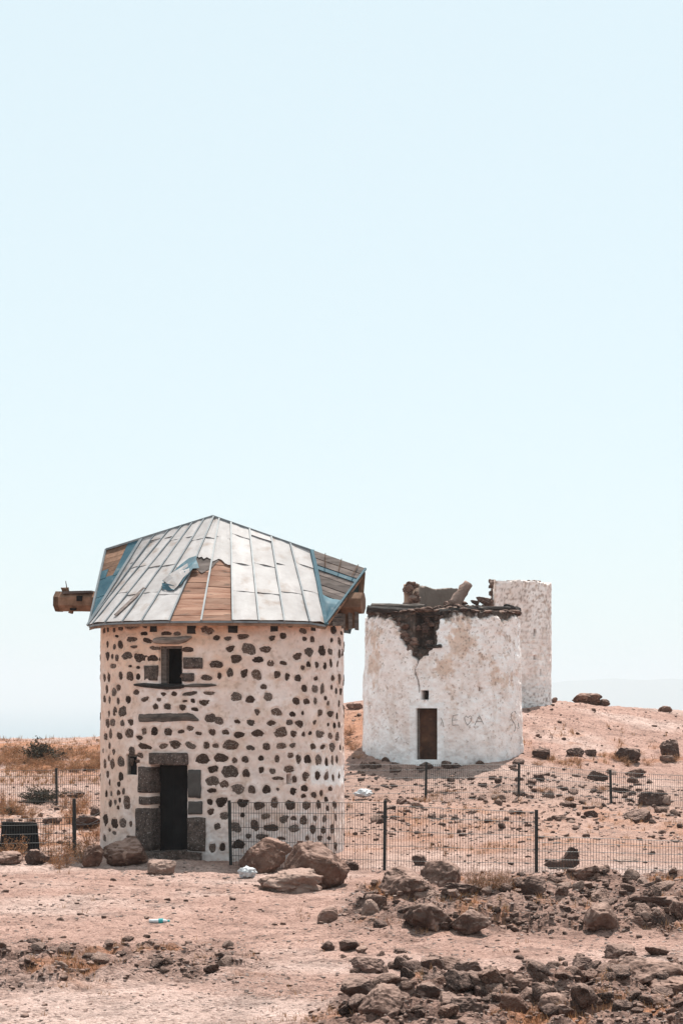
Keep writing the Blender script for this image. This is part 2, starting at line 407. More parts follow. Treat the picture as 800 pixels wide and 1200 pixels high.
def ground_mat():
    m, t, N, L, b = nt('dry_earth')
    tc = N.new('ShaderNodeTexCoord'); o = tc.outputs['Object']
    at = N.new('ShaderNodeAttribute'); at.attribute_name = 'Col'
    n1 = N.new('ShaderNodeTexNoise'); n1.inputs['Scale'].default_value = .9; n1.inputs['Detail'].default_value = 9; n1.inputs['Roughness'].default_value = .68
    L.new(o, n1.inputs['Vector'])
    r1 = N.new('ShaderNodeValToRGB'); r1.color_ramp.elements[0].position = .3; r1.color_ramp.elements[1].position = .7
    r1.color_ramp.elements[0].color = (.70, .66, .64, 1); r1.color_ramp.elements[1].color = (1.12, 1.12, 1.12, 1)
    L.new(n1.outputs[0], r1.inputs[0])
    mx = N.new('ShaderNodeMix'); mx.data_type = 'RGBA'; mx.blend_type = 'MULTIPLY'; mx.inputs[0].default_value = 1
    L.new(at.outputs['Color'], mx.inputs[6]); L.new(r1.outputs[0], mx.inputs[7])
    # fine gravel
    vo = N.new('ShaderNodeTexVoronoi'); vo.inputs['Scale'].default_value = 26; L.new(o, vo.inputs['Vector'])
    wh = N.new('ShaderNodeSeparateColor'); L.new(vo.outputs['Color'], wh.inputs[0])
    r2 = N.new('ShaderNodeValToRGB')
    r2.color_ramp.elements[0].position = .0; r2.color_ramp.elements[0].color = (.45, .40, .38, 1)
    r2.color_ramp.elements[1].position = 1.; r2.color_ramp.elements[1].color = (1.25, 1.25, 1.27, 1)
    e = r2.color_ramp.elements.new(.22); e.color = (.92, .91, .90, 1)
    e = r2.color_ramp.elements.new(.85); e.color = (1.04, 1.04, 1.04, 1)
    L.new(wh.outputs[0], r2.inputs[0])
    mx2 = N.new('ShaderNodeMix'); mx2.data_type = 'RGBA'; mx2.blend_type = 'MULTIPLY'; mx2.inputs[0].default_value = .85
    L.new(mx.outputs[2], mx2.inputs[6]); L.new(r2.outputs[0], mx2.inputs[7])
    # flat dark chips lying in the soil
    v2 = N.new('ShaderNodeTexVoronoi'); v2.inputs['Scale'].default_value = 9.0; L.new(o, v2.inputs['Vector'])
    s2 = N.new('ShaderNodeSeparateColor'); L.new(v2.outputs['Color'], s2.inputs[0])
    pick = N.new('ShaderNodeMath'); pick.operation = 'LESS_THAN'; pick.inputs[1].default_value = .18; L.new(s2.outputs[1], pick.inputs[0])
    near = N.new('ShaderNodeMapRange'); near.inputs[1].default_value = .42; near.inputs[2].default_value = .30; near.inputs[3].default_value = 0; near.inputs[4].default_value = .75
    n5 = N.new('ShaderNodeTexNoise'); n5.inputs['Scale'].default_value = 30; L.new(o, n5.inputs['Vector'])
    ad = N.new('ShaderNodeMath'); ad.operation = 'MULTIPLY_ADD'; ad.inputs[1].default_value = .5; L.new(n5.outputs[0], ad.inputs[0]); L.new(v2.outputs['Distance'], ad.inputs[2])
    sb = N.new('ShaderNodeMath'); sb.operation = 'SUBTRACT'; sb.inputs[1].default_value = .25; L.new(ad.outputs[0], sb.inputs[0]); L.new(sb.outputs[0], near.inputs[0])
    pm = N.new('ShaderNodeMath'); pm.operation = 'MULTIPLY'; L.new(pick.outputs[0], pm.inputs[0]); L.new(near.outputs[0], pm.inputs[1])
    mx3 = N.new('ShaderNodeMix'); mx3.data_type = 'RGBA'; L.new(pm.outputs[0], mx3.inputs[0]); L.new(mx2.outputs[2], mx3.inputs[6]); mx3.inputs[7].default_value = (.15, .10, .085, 1)
    L.new(mx3.outputs[2], b.inputs['Base Color'])
    b.inputs['Roughness'].default_value = .95; b.inputs['Specular IOR Level'].default_value = .15
    n2 = N.new('ShaderNodeTexNoise'); n2.inputs['Scale'].default_value = 7; n2.inputs['Detail'].default_value = 8; n2.inputs['Roughness'].default_value = .7
    L.new(o, n2.inputs['Vector'])
    b1 = N.new('ShaderNodeBump'); b1.inputs['Strength'].default_value = .9; b1.inputs['Distance'].default_value = .085
    L.new(n2.outputs[0], b1.inputs['Height'])
    b2 = N.new('ShaderNodeBump'); b2.inputs['Strength'].default_value = .7; b2.inputs['Distance'].default_value = .035; b2.invert = True
    L.new(vo.outputs['Distance'], b2.inputs['Height']); L.new(b1.outputs[0], b2.inputs['Normal'])
    L.new(b2.outputs[0], b.inputs['Normal'])
    return m
M['ground'] = ground_mat()

def sea_mat():
    m, t, N, L, b = nt('sea_water')
    b.inputs['Base Color'].default_value = (.05, .13, .17, 1)
    b.inputs['Roughness'].default_value = .28; b.inputs['IOR'].default_value = 1.33
    tc = N.new('ShaderNodeTexCoord')
    n = N.new('ShaderNodeTexNoise'); n.inputs['Scale'].default_value = .02; n.inputs['Detail'].default_value = 8
    L.new(tc.outputs['Object'], n.inputs['Vector'])
    bp = N.new('ShaderNodeBump'); bp.inputs['Strength'].default_value = .4; bp.inputs['Distance'].default_value = 3.0
    L.new(n.outputs[0], bp.inputs['Height']); L.new(bp.outputs[0], b.inputs['Normal'])
    return m
M['sea'] = sea_mat()
M['far_hill'] = noisy('far_hills', (.10, .11, .09), (.20, .18, .14), .001, .95, 0)

# ------------------------------------------------------------------ setting: ground, sea, far hills
def build_ground():
    u_in = np.linspace(-.235, .235, 720)
    u_out = np.array([.26, .3, .36, .45, .6, .85, 1.3])
    u = np.concatenate([-u_out[::-1], u_in, u_out])
    inv = np.linspace(1 / 13.5, 1 / 54, 430)
    d = np.concatenate([[-2, 2, 5, 8, 10, 11.5, 12.7], 1 / inv, np.linspace(54.15, 79, 190), [80, 82, 85, 90, 100, 120, 160, 220, 300, 420]])
    D, U = np.meshgrid(d, u, indexing='ij')
    X = U * np.maximum(D, 6)
    Z = ground_h(X, D)
    nd, nu = D.shape
    V = np.stack([X, D, Z], -1).reshape(-1, 3)
    i = np.arange(nd - 1)[:, None] * nu + np.arange(nu - 1)[None, :]
    Fq = np.stack([i, i + 1, i + 1 + nu, i + nu], -1).reshape(-1, 4)
    # flat apron around and behind, a little lower
    n0 = len(V)
    ap = np.array([[-160, -120, EYE - 4.2], [160, -120, EYE - 4.2], [160, 70, EYE - 4.2], [-160, 70, EYE - 4.2]])
    V = np.concatenate([V, ap]); Fq = np.concatenate([Fq, np.array([[n0, n0 + 1, n0 + 2, n0 + 3]])])
    me = mesh_np('ground', V, Fq, True)
    x, y = V[:, 0], V[:, 1]
    px = x / np.maximum(y, 1) * F + 400
    tan = np.array([.41, .262, .218]); pale = np.array([.515, .378, .334]); oran = np.array([.37, .165, .085]); grey = np.array([.29, .185, .152])
    n = fbm(x * .22, y * .22, 9.0, 4)
    c = tan + (pale - tan) * sstep(-.2, .5, n)[:, None]
    n7 = fbm(x * 1.6, y * 2.6, 6.0, 5)
    c = c * (1 - .30 * sstep(.05, .6, n7) + .06 * sstep(.1, -.5, n7))[:, None]
    rm = rub_mask(x, y)
    n2 = fbm(x * .8, y * .8, 2.0, 4)
    c = c + (grey - c) * (np.clip(rm * 1.2, 0, 1) * .8)[:, None]
    n6 = fbm(x * 2.6, y * 2.6, 5.0, 4)
    c = c + (np.array([.105, .064, .052]) - c) * (np.clip(rm * 1.4, 0, 1) * sstep(.0, .45, n6) * (y < 36) * .75)[:, None]
    fld = sstep(33, 36, y) * sstep(58, 50, y)
    c = c + (np.array([.46, .305, .25]) - c) * (fld * .5)[:, None]
    om = np.clip(sstep(.1, .6, n2) * rm * .9 * (y < 34), 0, 1)
    om = np.maximum(om, sstep(56, 62, y) * sstep(75, 71, y) * sstep(260, 160, px) * sstep(-.5, .2, n2) * .9)
    om = np.maximum(om, sstep(36.5, 38, y) * sstep(52, 47, y) * sstep(220, 130, px) * sstep(-.1, .5, n2) * .7)
    om = np.maximum(om, sstep(36.5, 37.5, y) * sstep(50, 47, y) * sstep(395, 410, px) * sstep(-.1, .5, n2) * .45)
    om = np.maximum(om, sstep(54, 56, y) * sstep(61, 58, y) * sstep(600, 640, px) * sstep(.0, .5, n2) * .6)
    om = np.maximum(om, sstep(55, 58, y) * sstep(66, 62, y) * sstep(395, 405, px) * sstep(440, 425, px) * .7)
    c = c + (oran - c) * om[:, None]
    set_col(me, 'Col', c)
    tag(link('ground', me, M['ground']), kind='structure')
build_ground()

SEA = -118.0
sv = [[-40000, -4000, SEA], [40000, -4000, SEA], [40000, 40000, SEA], [-40000, 40000, SEA]]
tag(mk('sea', sv, [[0, 1, 2, 3]], M['sea']), kind='structure')

def far_hills():
    n = 160; rows = 8
    xs = np.linspace(100, 12000, n)
    v = []; f = []
    for r in range(rows):
        t = r / (rows - 1)
        Y = 10000 + 1600 * t
        prof = 85 * sstep(200, 1900, xs) * (1 + .35 * fbm(xs * .0006, 3.0, 0, 4)) - 100 * sstep(900, 100, xs)
        z = SEA - 4 + (prof + 124) * math.sin(math.pi * t) ** .8 * (1 + .12 * fbm(xs * .002, t * 4, 0, 3))
        for i in range(n): v.append((xs[i], Y, z[i]))
    for r in range(rows - 1):
        for i in range(n - 1):
            a = r * n + i; f.append([a, a + 1, a + 1 + n, a + n])
    tag(mk('hills', v, f, M['far_hill'], None, True), kind='structure')
far_hills()

def haze():
    m = bpy.data.materials.new('haze'); m.use_nodes = True; t = m.node_tree
    t.nodes.remove(t.nodes['Principled BSDF'])
    pv = t.nodes.new('ShaderNodeVolumePrincipled')
    pv.inputs['Color'].default_value = (.82, .785, .79, 1); pv.inputs['Density'].default_value = HAZE; pv.inputs['Anisotropy'].default_value = 0.0
    t.links.new(pv.outputs[0], t.nodes['Material Output'].inputs['Volume'])
    a, b, z0, z1 = 45000, 45000, -148, 150
    V = [(x, y, z) for z in (z0, z1) for x, y in ((-a, -5000), (a, -5000), (a, b), (-a, b))]
    tag(mk('haze', V, [[0, 3, 2, 1], [4, 5, 6, 7], [0, 1, 5, 4], [1, 2, 6, 5], [2, 3, 7, 6], [3, 0, 4, 7]], m), 'thin pale summer haze over sea and hills', 'haze', None, 'stuff')
HAZE = 2.3e-4
haze()

# ------------------------------------------------------------------ a round wall with openings
def wrap(a): return (a + math.pi) % (2 * math.pi) - math.pi

def tower(name, parent, mat, cx, cy, zb, zt, Rf, thick, openings, ncol, nrow, colf, dispf, topf=None, zfix=None, inner=True):
    """openings: (th0, th1, z0, z1). th measured from +x; -pi/2 faces the camera."""
    nb_ = ncol // 8 if not inner else ncol // 2
    th = np.concatenate([np.linspace(-math.pi * 1.5, -math.pi * 1.12, nb_ // 2, endpoint=False), np.linspace(-math.pi * 1.12, math.pi * .12, ncol, endpoint=False), np.linspace(math.pi * .12, math.pi * .5, nb_ // 2, endpoint=False)])
    zs = np.linspace(zb, zt, nrow)
    def snap(arr, v):
        i = int(np.argmin(np.abs(arr - v))); arr[i] = v
    for o in openings:
        snap(th, o[0]); snap(th, o[1]); snap(zs, o[2]); snap(zs, o[3])
    T, Zg = np.meshgrid(th, zs, indexing='ij')
    if topf is not None:
        top = topf(th)
        k = np.clip((Zg - zfix) / (zt - zfix), 0, 1)
        Zg = np.where(Zg > zfix, zfix + k * (top[:, None] - zfix), Zg)
    R = Rf(Zg)
    x0 = cx + R * np.cos(T); y0 = cy + R * np.sin(T)
    dis = dispf(T, Zg, x0, y0)
    Ro = R + dis
    Vo = np.stack([cx + Ro * np.cos(T), cy + Ro * np.sin(T), Zg], -1)
    ri = R - thick + .03 * fbm(x0 * 2, y0 * 2, Zg * 2, 3)
    Vi = np.stack([cx + ri * np.cos(T), cy + ri * np.sin(T), Zg], -1)
    nc, nr = T.shape
    V = np.concatenate([Vo.reshape(-1, 3), Vi.reshape(-1, 3)]); n = nc * nr
    hole = np.zeros((nc, nr - 1), bool)
    tm = th + (np.roll(th, -1) - th) * .5; tm[-1] = th[-1] + .001
    zm = (zs[1:] + zs[:-1]) / 2
    for o in openings:
        hole |= ((tm > o[0]) & (tm < o[1]))[:, None] & ((zm > o[2]) & (zm < o[3]))[None, :]
    f = []
    ii, jj = np.nonzero(~hole)
    i2 = (ii + 1) % nc
    a = ii * nr + jj; b = i2 * nr + jj; c = i2 * nr + jj + 1; d = ii * nr + jj + 1
    Fa = np.stack([a, b, c, d], -1); Fb = np.stack([a + n, d + n, c + n, b + n], -1)
    ex = []
    for i in range(nc):
        p = i * nr + nr - 1; q = ((i + 1) % nc) * nr + nr - 1
        ex.append([p, q, q + n, p + n])
    hi, hj = np.nonzero(hole)
    for i, j in zip(hi, hj):
        k = (i + 1) % nc
        A, B, C, Dd = i * nr + j, k * nr + j, k * nr + j + 1, i * nr + j + 1
        if not hole[i, j - 1] if j > 0 else True: ex.append([A, B, B + n, A + n])
        if j + 1 >= nr - 1 or not hole[i, j + 1]: ex.append([C, Dd, Dd + n, C + n])
        if not hole[i - 1, j]: ex.append([Dd, A, A + n, Dd + n])
        if not hole[k, j]: ex.append([B, C, C + n, B + n])
    Fq = np.concatenate([Fa, Fb, np.array(ex)] if inner else [Fa, np.array(ex)])
    V = V - chain_off(parent)
    me = mesh_np(name, V, Fq, True)
    co = colf(T, Zg, x0, y0).reshape(-1, 3)
    set_col(me, 'Col', np.concatenate([co, np.tile([[.20, .155, .13]], (n, 1))]))
    return link(name, me, mat, parent)

def lerp3(c, d, m): return c + (np.asarray(d) - c) * np.asarray(m)[..., None]

# ------------------------------------------------------------------ mill with the metal cap
C1 = np.array([(261 - 400) * 38 / F, 38.0]); R1 = 2.565
mill = thing('windmill', (C1[0], C1[1], 0.0), 'stone-studded round windmill with a patched sheet-metal cap and wooden shaft', 'windmill')

def on1(px, py, r=R1):
    p = cyl_hit(px, C1[0], C1[1], r)
    return np.array([p[0], p[1], EYE + (HOR - py) * p[1] / F])
def ang1(px): 
    p = cyl_hit(px, C1[0], C1[1], R1); return math.atan2(p[1] - C1[1], p[0] - C1[0])
def open1(x0, x1, y0, y1):
    zc = on1((x0 + x1) / 2, y0)[2], on1((x0 + x1) / 2, y1)[2]
    return (ang1(x0), ang1(x1), zc[1], zc[0])
OP1 = [open1(177, 220, 896.5, 1000), open1(186, 214, 757, 801.5), open1(148.5, 161, 884, 908), open1(335.5, 341.5, 907, 919)]

def px_of(X, Y): return X / Y * F + 400
def py_of(Z, Y): return HOR - (Z - EYE) * F / Y

def col1(T, Z, x, y):
    px = px_of(x, y); py = py_of(Z, y)
    front = (np.sin(T) < .25)
    n = fbm(x * 1.1, y * 1.1, Z * 1.1, 5); n2 = fbm(x * 2.7 + 9, y * 2.7, Z * 2.7, 4)
    c = np.ones(T.shape + (3,)) * np.array([.81, .655, .59])
    c = lerp3(c, [.87, .75, .705], sstep(-.1, .6, n))
    c = lerp3(c, [.70, .50, .385], sstep(.1, .7, n2 + .25 * n) * .5)
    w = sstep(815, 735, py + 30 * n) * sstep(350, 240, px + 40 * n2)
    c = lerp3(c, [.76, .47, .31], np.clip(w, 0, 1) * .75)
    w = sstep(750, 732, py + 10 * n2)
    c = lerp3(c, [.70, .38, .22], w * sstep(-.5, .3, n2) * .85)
    w = sstep(190, 125, px + 30 * n) * .55
    c = lerp3(c, [.76, .53, .41], w)
    w = sstep(945, 1000, py + 25 * n)
    c = lerp3(c, [.60, .575, .58], w * .6)
    n4 = fbm(x * 9, y * 9, Z * 9, 4)
    c = lerp3(c, [.52, .37, .29], sstep(.30, .62, n4 + .2 * n2) * .5)
    w = sstep(362, 368, px + 3 * n2) * sstep(895, 900, py + 4 * n) * sstep(923, 918, py + 5 * n2) * front
    c = lerp3(c, [.90, .88, .87], w)
    return c
def disp1(T, Z, x, y):
    return .022 * fbm(x * 1.3, y * 1.3, Z * 1.3, 3) + .011 * fbm(x * 6, y * 6, Z * 6, 3) + .0045 * fbm(x * 21, y * 21, Z * 21, 2)
# stones bedded in the plaster: (zoom x, zoom y, w, h[, tilt]) read at 5x from four squares of the picture
S_A = [(113,95,16,35),(168,92,14,25),(204,80,24,32),(265,62,80,45),(352,66,22,30),(710,90,80,50,-20),(768,138,38,26),(343,112,40,22),(472,110,56,24),(540,112,40,24),(180,127,24,14),(272,147,56,32),(207,175,28,48),(370,155,70,28),(285,190,50,16),(170,190,14,30),(132,175,10,35),(403,197,50,22),(605,206,60,34),(135,242,22,48),(162,250,14,36),(190,255,20,36),(245,242,48,42),(320,255,75,55),(392,255,65,42),(765,292,72,38),(167,302,32,26),(266,303,20,14),(310,311,26,16),(602,367,68,48),(210,357,20,48),(139,370,18,62),(266,360,32,56),(311,365,24,34),(710,370,64,30),(785,358,28,38),(112,370,12,50),(195,428,26,42),(168,455,28,48),(130,438,12,50),(300,456,38,28),(459,466,28,22),(522,465,34,24),(610,465,76,24),(725,462,80,20),(252,500,28,46),(352,498,44,30),(432,500,26,20),(585,507,30,14),(629,504,26,24),(697,517,62,34),(192,505,14,40),(142,500,10,44),(115,495,12,40),(413,540,28,34),(485,540,48,32),(570,546,38,32),(640,555,45,20),(175,570,24,48),(220,570,44,56),(140,580,10,40),(733,608,60,50),(785,622,46,48),(130,635,22,45),(163,634,28,46),(220,637,22,38),(268,630,34,36),(120,715,24,46),(151,700,18,50),(202,712,30,40),(257,694,44,52),(317,721,34,26),(346,684,28,42),(405,683,40,50),(486,690,50,44),(560,686,36,22),(615,667,40,30),(664,698,36,22),(742,690,36,44),(355,776,90,32),(455,770,52,30),(527,760,62,54),(616,768,62,36,-20),(712,768,36,44),(765,770,34,32),(146,770,12,36)]
S_B = [(450,62,32,26),(525,95,42,30),(707,92,28,50),(750,108,18,22),(18,138,34,26),(85,142,40,26),(175,130,62,28),(343,140,36,34),(408,125,34,38),(536,143,30,26),(582,146,26,36),(696,150,14,26),(737,158,18,46),(100,202,50,38),(210,200,78,62),(310,203,64,40,20),(490,248,48,44),(562,218,44,52),(641,212,40,58),(686,219,22,40),(733,230,14,46),(755,225,10,50),(133,262,60,46),(262,265,62,34),(336,285,44,34),(409,285,36,24),(522,313,24,28),(557,292,26,36),(611,297,24,40),(655,302,18,42),(690,285,14,50),(723,290,8,36),(98,340,32,56),(182,345,40,56),(255,350,48,56),(374,352,34,40),(430,365,26,40),(494,373,44,38),(602,374,24,28),(699,373,18,36),(736,372,16,60),(296,424,38,28),(533,434,32,40),(592,436,32,44),(640,437,24,60),(693,427,10,28),(721,450,12,36),(747,452,12,44),(133,482,74,46),(217,498,54,36),(319,484,46,52),(489,507,40,42),(548,508,38,40),(596,508,20,44),(657,490,16,24),(673,521,14,24),(735,522,10,44),(257,570,30,38),(368,573,66,54),(464,586,34,32),(523,577,14,24),(622,577,28,34),(686,585,30,38),(722,595,14,34),(142,628,32,24),(222,634,56,40),(339,637,46,34),(446,632,38,32),(507,641,56,38,-25),(592,632,18,26),(672,645,14,20),(708,650,14,34),(735,648,12,34),(75,690,50,34),(155,704,62,36),(263,697,66,42),(390,690,70,58),(468,701,36,36),(528,703,20,28),(567,696,22,22),(627,703,42,44),(684,710,24,40),(725,715,26,48),(103,765,92,52),(217,782,46,28),(311,775,36,44),(397,771,54,34),(464,769,32,30),(585,773,32,40),(646,775,34,30),(698,775,32,52),(742,780,12,40)]
S_C = [(272,100,38,44),(172,103,16,34),(105,100,8,30),(323,125,30,34),(690,150,86,56),(212,160,38,56),(160,175,26,62),(115,175,18,54),(270,162,18,34),(307,160,26,20),(140,140,10,40),(750,206,56,36),(131,240,14,48),(208,250,28,48),(748,276,68,54),(742,332,46,26),(195,295,20,34),(143,285,10,40),(124,350,12,38),(150,350,10,34),(193,345,18,32),(223,335,16,38),(730,400,30,40),(247,400,46,78),(200,388,14,30),(172,400,14,34),(145,408,14,44),(191,432,14,26),(735,458,36,40),(120,500,22,66),(171,526,36,58),(222,525,36,66),(268,530,16,36),(141,563,12,24),(172,581,26,20),(745,668,38,54),(115,610,16,36),(255,605,26,18)]
S_D = [(48,140,76,52),(125,155,28,36),(184,147,42,36),(280,142,32,28),(373,145,28,42),(448,127,34,32),(499,145,34,56),(553,147,40,54),(614,152,36,66),(662,165,20,54),(697,158,12,52),(722,152,10,50),(10,205,34,34),(97,220,90,70),(193,229,40,50),(281,211,28,36),(346,219,32,32),(445,207,56,40),(538,250,46,54),(611,240,28,48),(661,243,24,54),(700,255,12,40),(733,245,10,36),(474,265,28,36),(380,260,70,20),(12,275,36,60),(65,293,48,46),(146,320,76,60),(228,326,46,50),(313,326,50,52),(378,324,18,18),(467,336,36,40),(531,317,48,36),(591,356,34,34),(634,348,18,36),(685,320,24,26),(530,363,32,26),(8,330,20,22),(52,400,64,66),(172,403,70,44),(271,420,56,42),(357,404,48,56),(449,417,52,56),(548,420,46,48),(617,415,24,48),(664,383,20,32),(668,435,20,36),(713,420,26,54),(66,482,50,46),(172,476,30,24),(306,483,46,28),(413,502,50,50),(473,494,36,30),(529,505,46,50),(598,494,24,34),(651,497,26,40),(715,490,14,40),(25,543,42,38),(130,548,76,66),(240,532,54,64),(340,550,80,46),(474,556,56,50),(584,557,38,56),(644,563,28,44),(693,557,26,52),(206,600,34,26),(287,603,70,34),(400,612,50,20),(550,610,20,30),(622,612,30,32),(677,612,24,28),(148,648,72,48),(7,662,14,50),(55,662,34,44),(655,655,20,36),(715,660,16,50)]
stones = []
for S, ox, oy in ((S_A, 100, 720), (S_B, 250, 720), (S_C, 100, 860), (S_D, 250, 860)):
    for s in S:
        stones.append((ox + s[0] / 5, oy + s[1] / 5, s[2] / 5, s[3] / 5, s[4] if len(s) > 4 else 0))

_st = []
for q in stones:
    hit = cyl_hit(q[0], C1[0], C1[1], R1); nr = (hit - C1) / R1; cv = max(float(nr @ (-hit / np.linalg.norm(hit))), .14)
    hr = q[3] * hit[1] / F; _st.append((math.atan2(hit[1] - C1[1], hit[0] - C1[0]), EYE + (HOR - q[1]) * hit[1] / F, min(q[2] * hit[1] / F / cv, hr * 3.4) / 2, hr / 2))
_ring = {}
def stone_ring(T, Z):
    """elliptical distance to the nearest bedded stone (1 at its edge)"""
    key = T.shape
    if key not in _ring:
        best = np.full(T.shape, 9.0)
        for t0, z0, a_, b_ in _st:
            I = np.nonzero(np.abs(wrap(T[:, 0] - t0)) * R1 < a_ * 1.8 + .05)[0]
            if len(I) == 0: continue
            i0, i1 = I.min(), I.max() + 1
            d_ = np.hypot(wrap(T[i0:i1] - t0) * R1 / (a_ + .012), (Z[i0:i1] - z0) / (b_ + .012))
            best[i0:i1] = np.minimum(best[i0:i1], d_)
        _ring[key] = best
    return _ring[key]
def disp1b(T, Z, x, y):
    r = stone_ring(T, Z) + .12 * fbm(x * 14, y * 14, Z * 14, 2)
    return disp1(T, Z, x, y) + .010 * np.exp(-((r - 1.30) / .20) ** 2) - .006 * sstep(.95, .7, r) + .006 * fbm(x * 11, y * 11, Z * 11, 2) * sstep(2.0, 1.2, r)
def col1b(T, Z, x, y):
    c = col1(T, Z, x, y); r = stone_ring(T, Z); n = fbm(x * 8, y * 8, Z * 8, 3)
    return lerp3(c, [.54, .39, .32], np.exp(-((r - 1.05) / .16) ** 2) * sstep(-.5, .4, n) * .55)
ZT1 = EYE + (HOR - 727) * 35.4 / F
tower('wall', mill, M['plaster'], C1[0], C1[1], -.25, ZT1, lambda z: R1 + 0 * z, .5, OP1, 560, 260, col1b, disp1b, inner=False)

def stone_mesh(seed, square=0.0):
    r = np.random.default_rng(seed)
    n = 14
    v = [(0, 0, 0)]
    v = []
    ang = np.linspace(0, 2 * math.pi, n, endpoint=False) + r.normal(size=n) * .07
    ph = r.uniform(0, 6.28, 3)
    rad = 1 + .13 * np.sin(2 * ang + ph[0]) + .13 * np.sin(3 * ang + ph[1]) + r.normal(size=n) * .11
    sq = 1 / np.maximum(np.abs(np.cos(ang)), np.abs(np.sin(ang)))
    rad = rad * (1 - square) + np.minimum(sq, 1.32) * square * (1 + r.normal(size=n) * .03)
    for k, (s, y) in enumerate(((1.18, -1.1), (1.0, -.15), (.80, .30), (.42, .48))):
        for i in range(n):
            v.append((math.cos(ang[i]) * rad[i] * s * .5, -(y + (r.normal() * .22 if k > 0 else 0)) , math.sin(ang[i]) * rad[i] * s * .5))
    v.append((0, -.52, 0))
    f = []
    for k in range(3):
        for i in range(n):
            j = (i + 1) % n
            f.append([k * n + i, k * n + j, (k + 1) * n + j, (k + 1) * n + i])
    for i in range(n): f.append([3 * n + i, 3 * n + (i + 1) % n, 4 * n])
    return np.array(v), f
SM = []
for k in range(14):
    v, f = stone_mesh(100 + k, .15 if k % 3 else .45)
    mes = []
    for mt in ('wall_stone', 'wall_stone_brown', 'wall_stone_grey'):
        me = mesh_np('stone', v, f, True); me.materials.append(M[mt]); mes.append(me)
    SM.append((mes, v, f))

def stone_matrix(px, py, w, h, tilt=0, depth=.022, cxy=C1, R=R1):
    p = cyl_hit(px, cxy[0], cxy[1], R)
    Y = p[1]; z = EYE + (HOR - py) * Y / F
    nrm = np.array([p[0] - cxy[0], p[1] - cxy[1]]) / R
    view = -p / np.linalg.norm(p)
    cv = max(float(nrm @ view), .14)
    wr = w * Y / F / cv; hr = h * Y / F
    n3 = Vector((nrm[0], nrm[1], 0)); up = Vector((0, 0, 1)); tx = up.cross(n3)   # local -y is outwards
    m = Matrix.Identity(4)
    m.col[0][:3] = tx; m.col[1][:3] = -n3; m.col[2][:3] = up
    lift = 0.0
    if R == R1:
        lift = float(disp1(np.array([0.]), np.array([z]), np.array([p[0]]), np.array([p[1]]))[0])
    m.translation = Vector((p[0] + nrm[0] * lift, p[1] + nrm[1] * lift, z))
    return m @ Matrix.Rotation(math.radians(-tilt), 4, 'Y') @ Matrix.Diagonal((min(wr, hr * 3.4), depth, hr, 1))

stones.sort(key=lambda s: -s[2] * s[3])
small = MB()
rootm = Matrix.Translation(-Vector(mill.location))
for k, s in enumerate(stones):
    me, v, f = SM[k * 5 % 14]
    m = stone_matrix(s[0], s[1], s[2] * 1.07, s[3] * 1.07, s[4] + rng.normal() * 6, .020 + .006 * rng.random())
    if k < 290:
        o = link('stone', me[int(rng.choice([0, 1, 2], p=[.42, .34, .24]))], None, mill); o.matrix_basis = rootm @ m
    else:
        small.add([tuple(m @ Vector(q)) for q in v], f)
for k in range(150):           # round the far side, seen only from a step aside
    a = rng.uniform(.12, math.pi - .12) if k > 40 else rng.choice([-.03, math.pi + .03]) + rng.normal() * .06
    z = rng.uniform(.1, 4.5)
    n3 = Vector((math.cos(a), math.sin(a), 0)); tx = Vector((0, 0, 1)).cross(n3)
    m = Matrix.Identity(4); m.col[0][:3] = tx; m.col[1][:3] = -n3; m.col[2][:3] = (0, 0, 1)
    m.translation = Vector((C1[0] + R1 * n3.x, C1[1] + R1 * n3.y, z))
    m = m @ Matrix.Diagonal((rng.uniform(.1, .3), .02, rng.uniform(.1, .22), 1))
    me, v, f = SM[k % 14]
    small.add([tuple(m @ Vector(q)) for q in v], f)
so = small.build('small_stones', M['wall_stone'], mill, True); tag(so, kind='stuff')

# squared blocks round the openings
def box_grid(size, cuts, jit, seed):
    bm = bmesh.new(); bmesh.ops.create_cube(bm, size=1.0)
    bmesh.ops.subdivide_edges(bm, edges=bm.edges[:], cuts=cuts, use_grid_fill=True)
    V = np.array([v.co[:] for v in bm.verts]); fs = [[v.index for v in f.verts] for f in bm.faces]; bm.free()
    e = np.sort(np.abs(V), axis=1)
    V = V * (1 - .035 * (e[:, 1] > .45) * (e[:, 2] > .45))[:, None]
    V = V * np.asarray(size)
    N = np.stack([fbm(V[:, 0] * 4 + k * 7 + seed, V[:, 1] * 4, V[:, 2] * 4 + seed * 3, 4) for k in range(3)], -1)
    return V + N * jit, fs
def block(px, py, w, h, mat, name='jamb_block', depth=.05, seed=0, sq=.9, deep=.34):
    m = stone_matrix(px, py, w, h, 0, 1.0)
    loc, rot, sc = m.decompose()
    v, f = box_grid((sc[0], deep, sc[2]), 5, .016, seed)
    v[:, 1] += deep / 2 - depth
    me = mesh_np(name, v, f, True); o = link(name, me, mat, mill); o.matrix_basis = rootm @ Matrix.Translation(loc) @ rot.to_matrix().to_4x4()
    return o
for k, (x, y, w, h, mt) in enumerate([(170.6, 914, 14.5, 31, 'block'), (171.0, 938, 13.5, 9, 'block'), (169, 971.5, 18, 50, 'block'),
                                   (228, 918.5, 15.5, 34, 'block_smooth'), (229.2, 946.6, 17.5, 15.5, 'block_smooth'), (230.2, 977.5, 21.5, 40, 'block'),
                                   (177.3, 788.5, 16, 18, 'block'), (226.5, 777, 23.5, 13.5, 'block'), (221, 793.4, 13.5, 9.5, 'block')]):
    block(x, y, w, h, M[mt], 'jamb_block', .035, k)
block(198, 889.3, 47, 14.5, M['block'], 'door_lintel', .07, 31, .97)
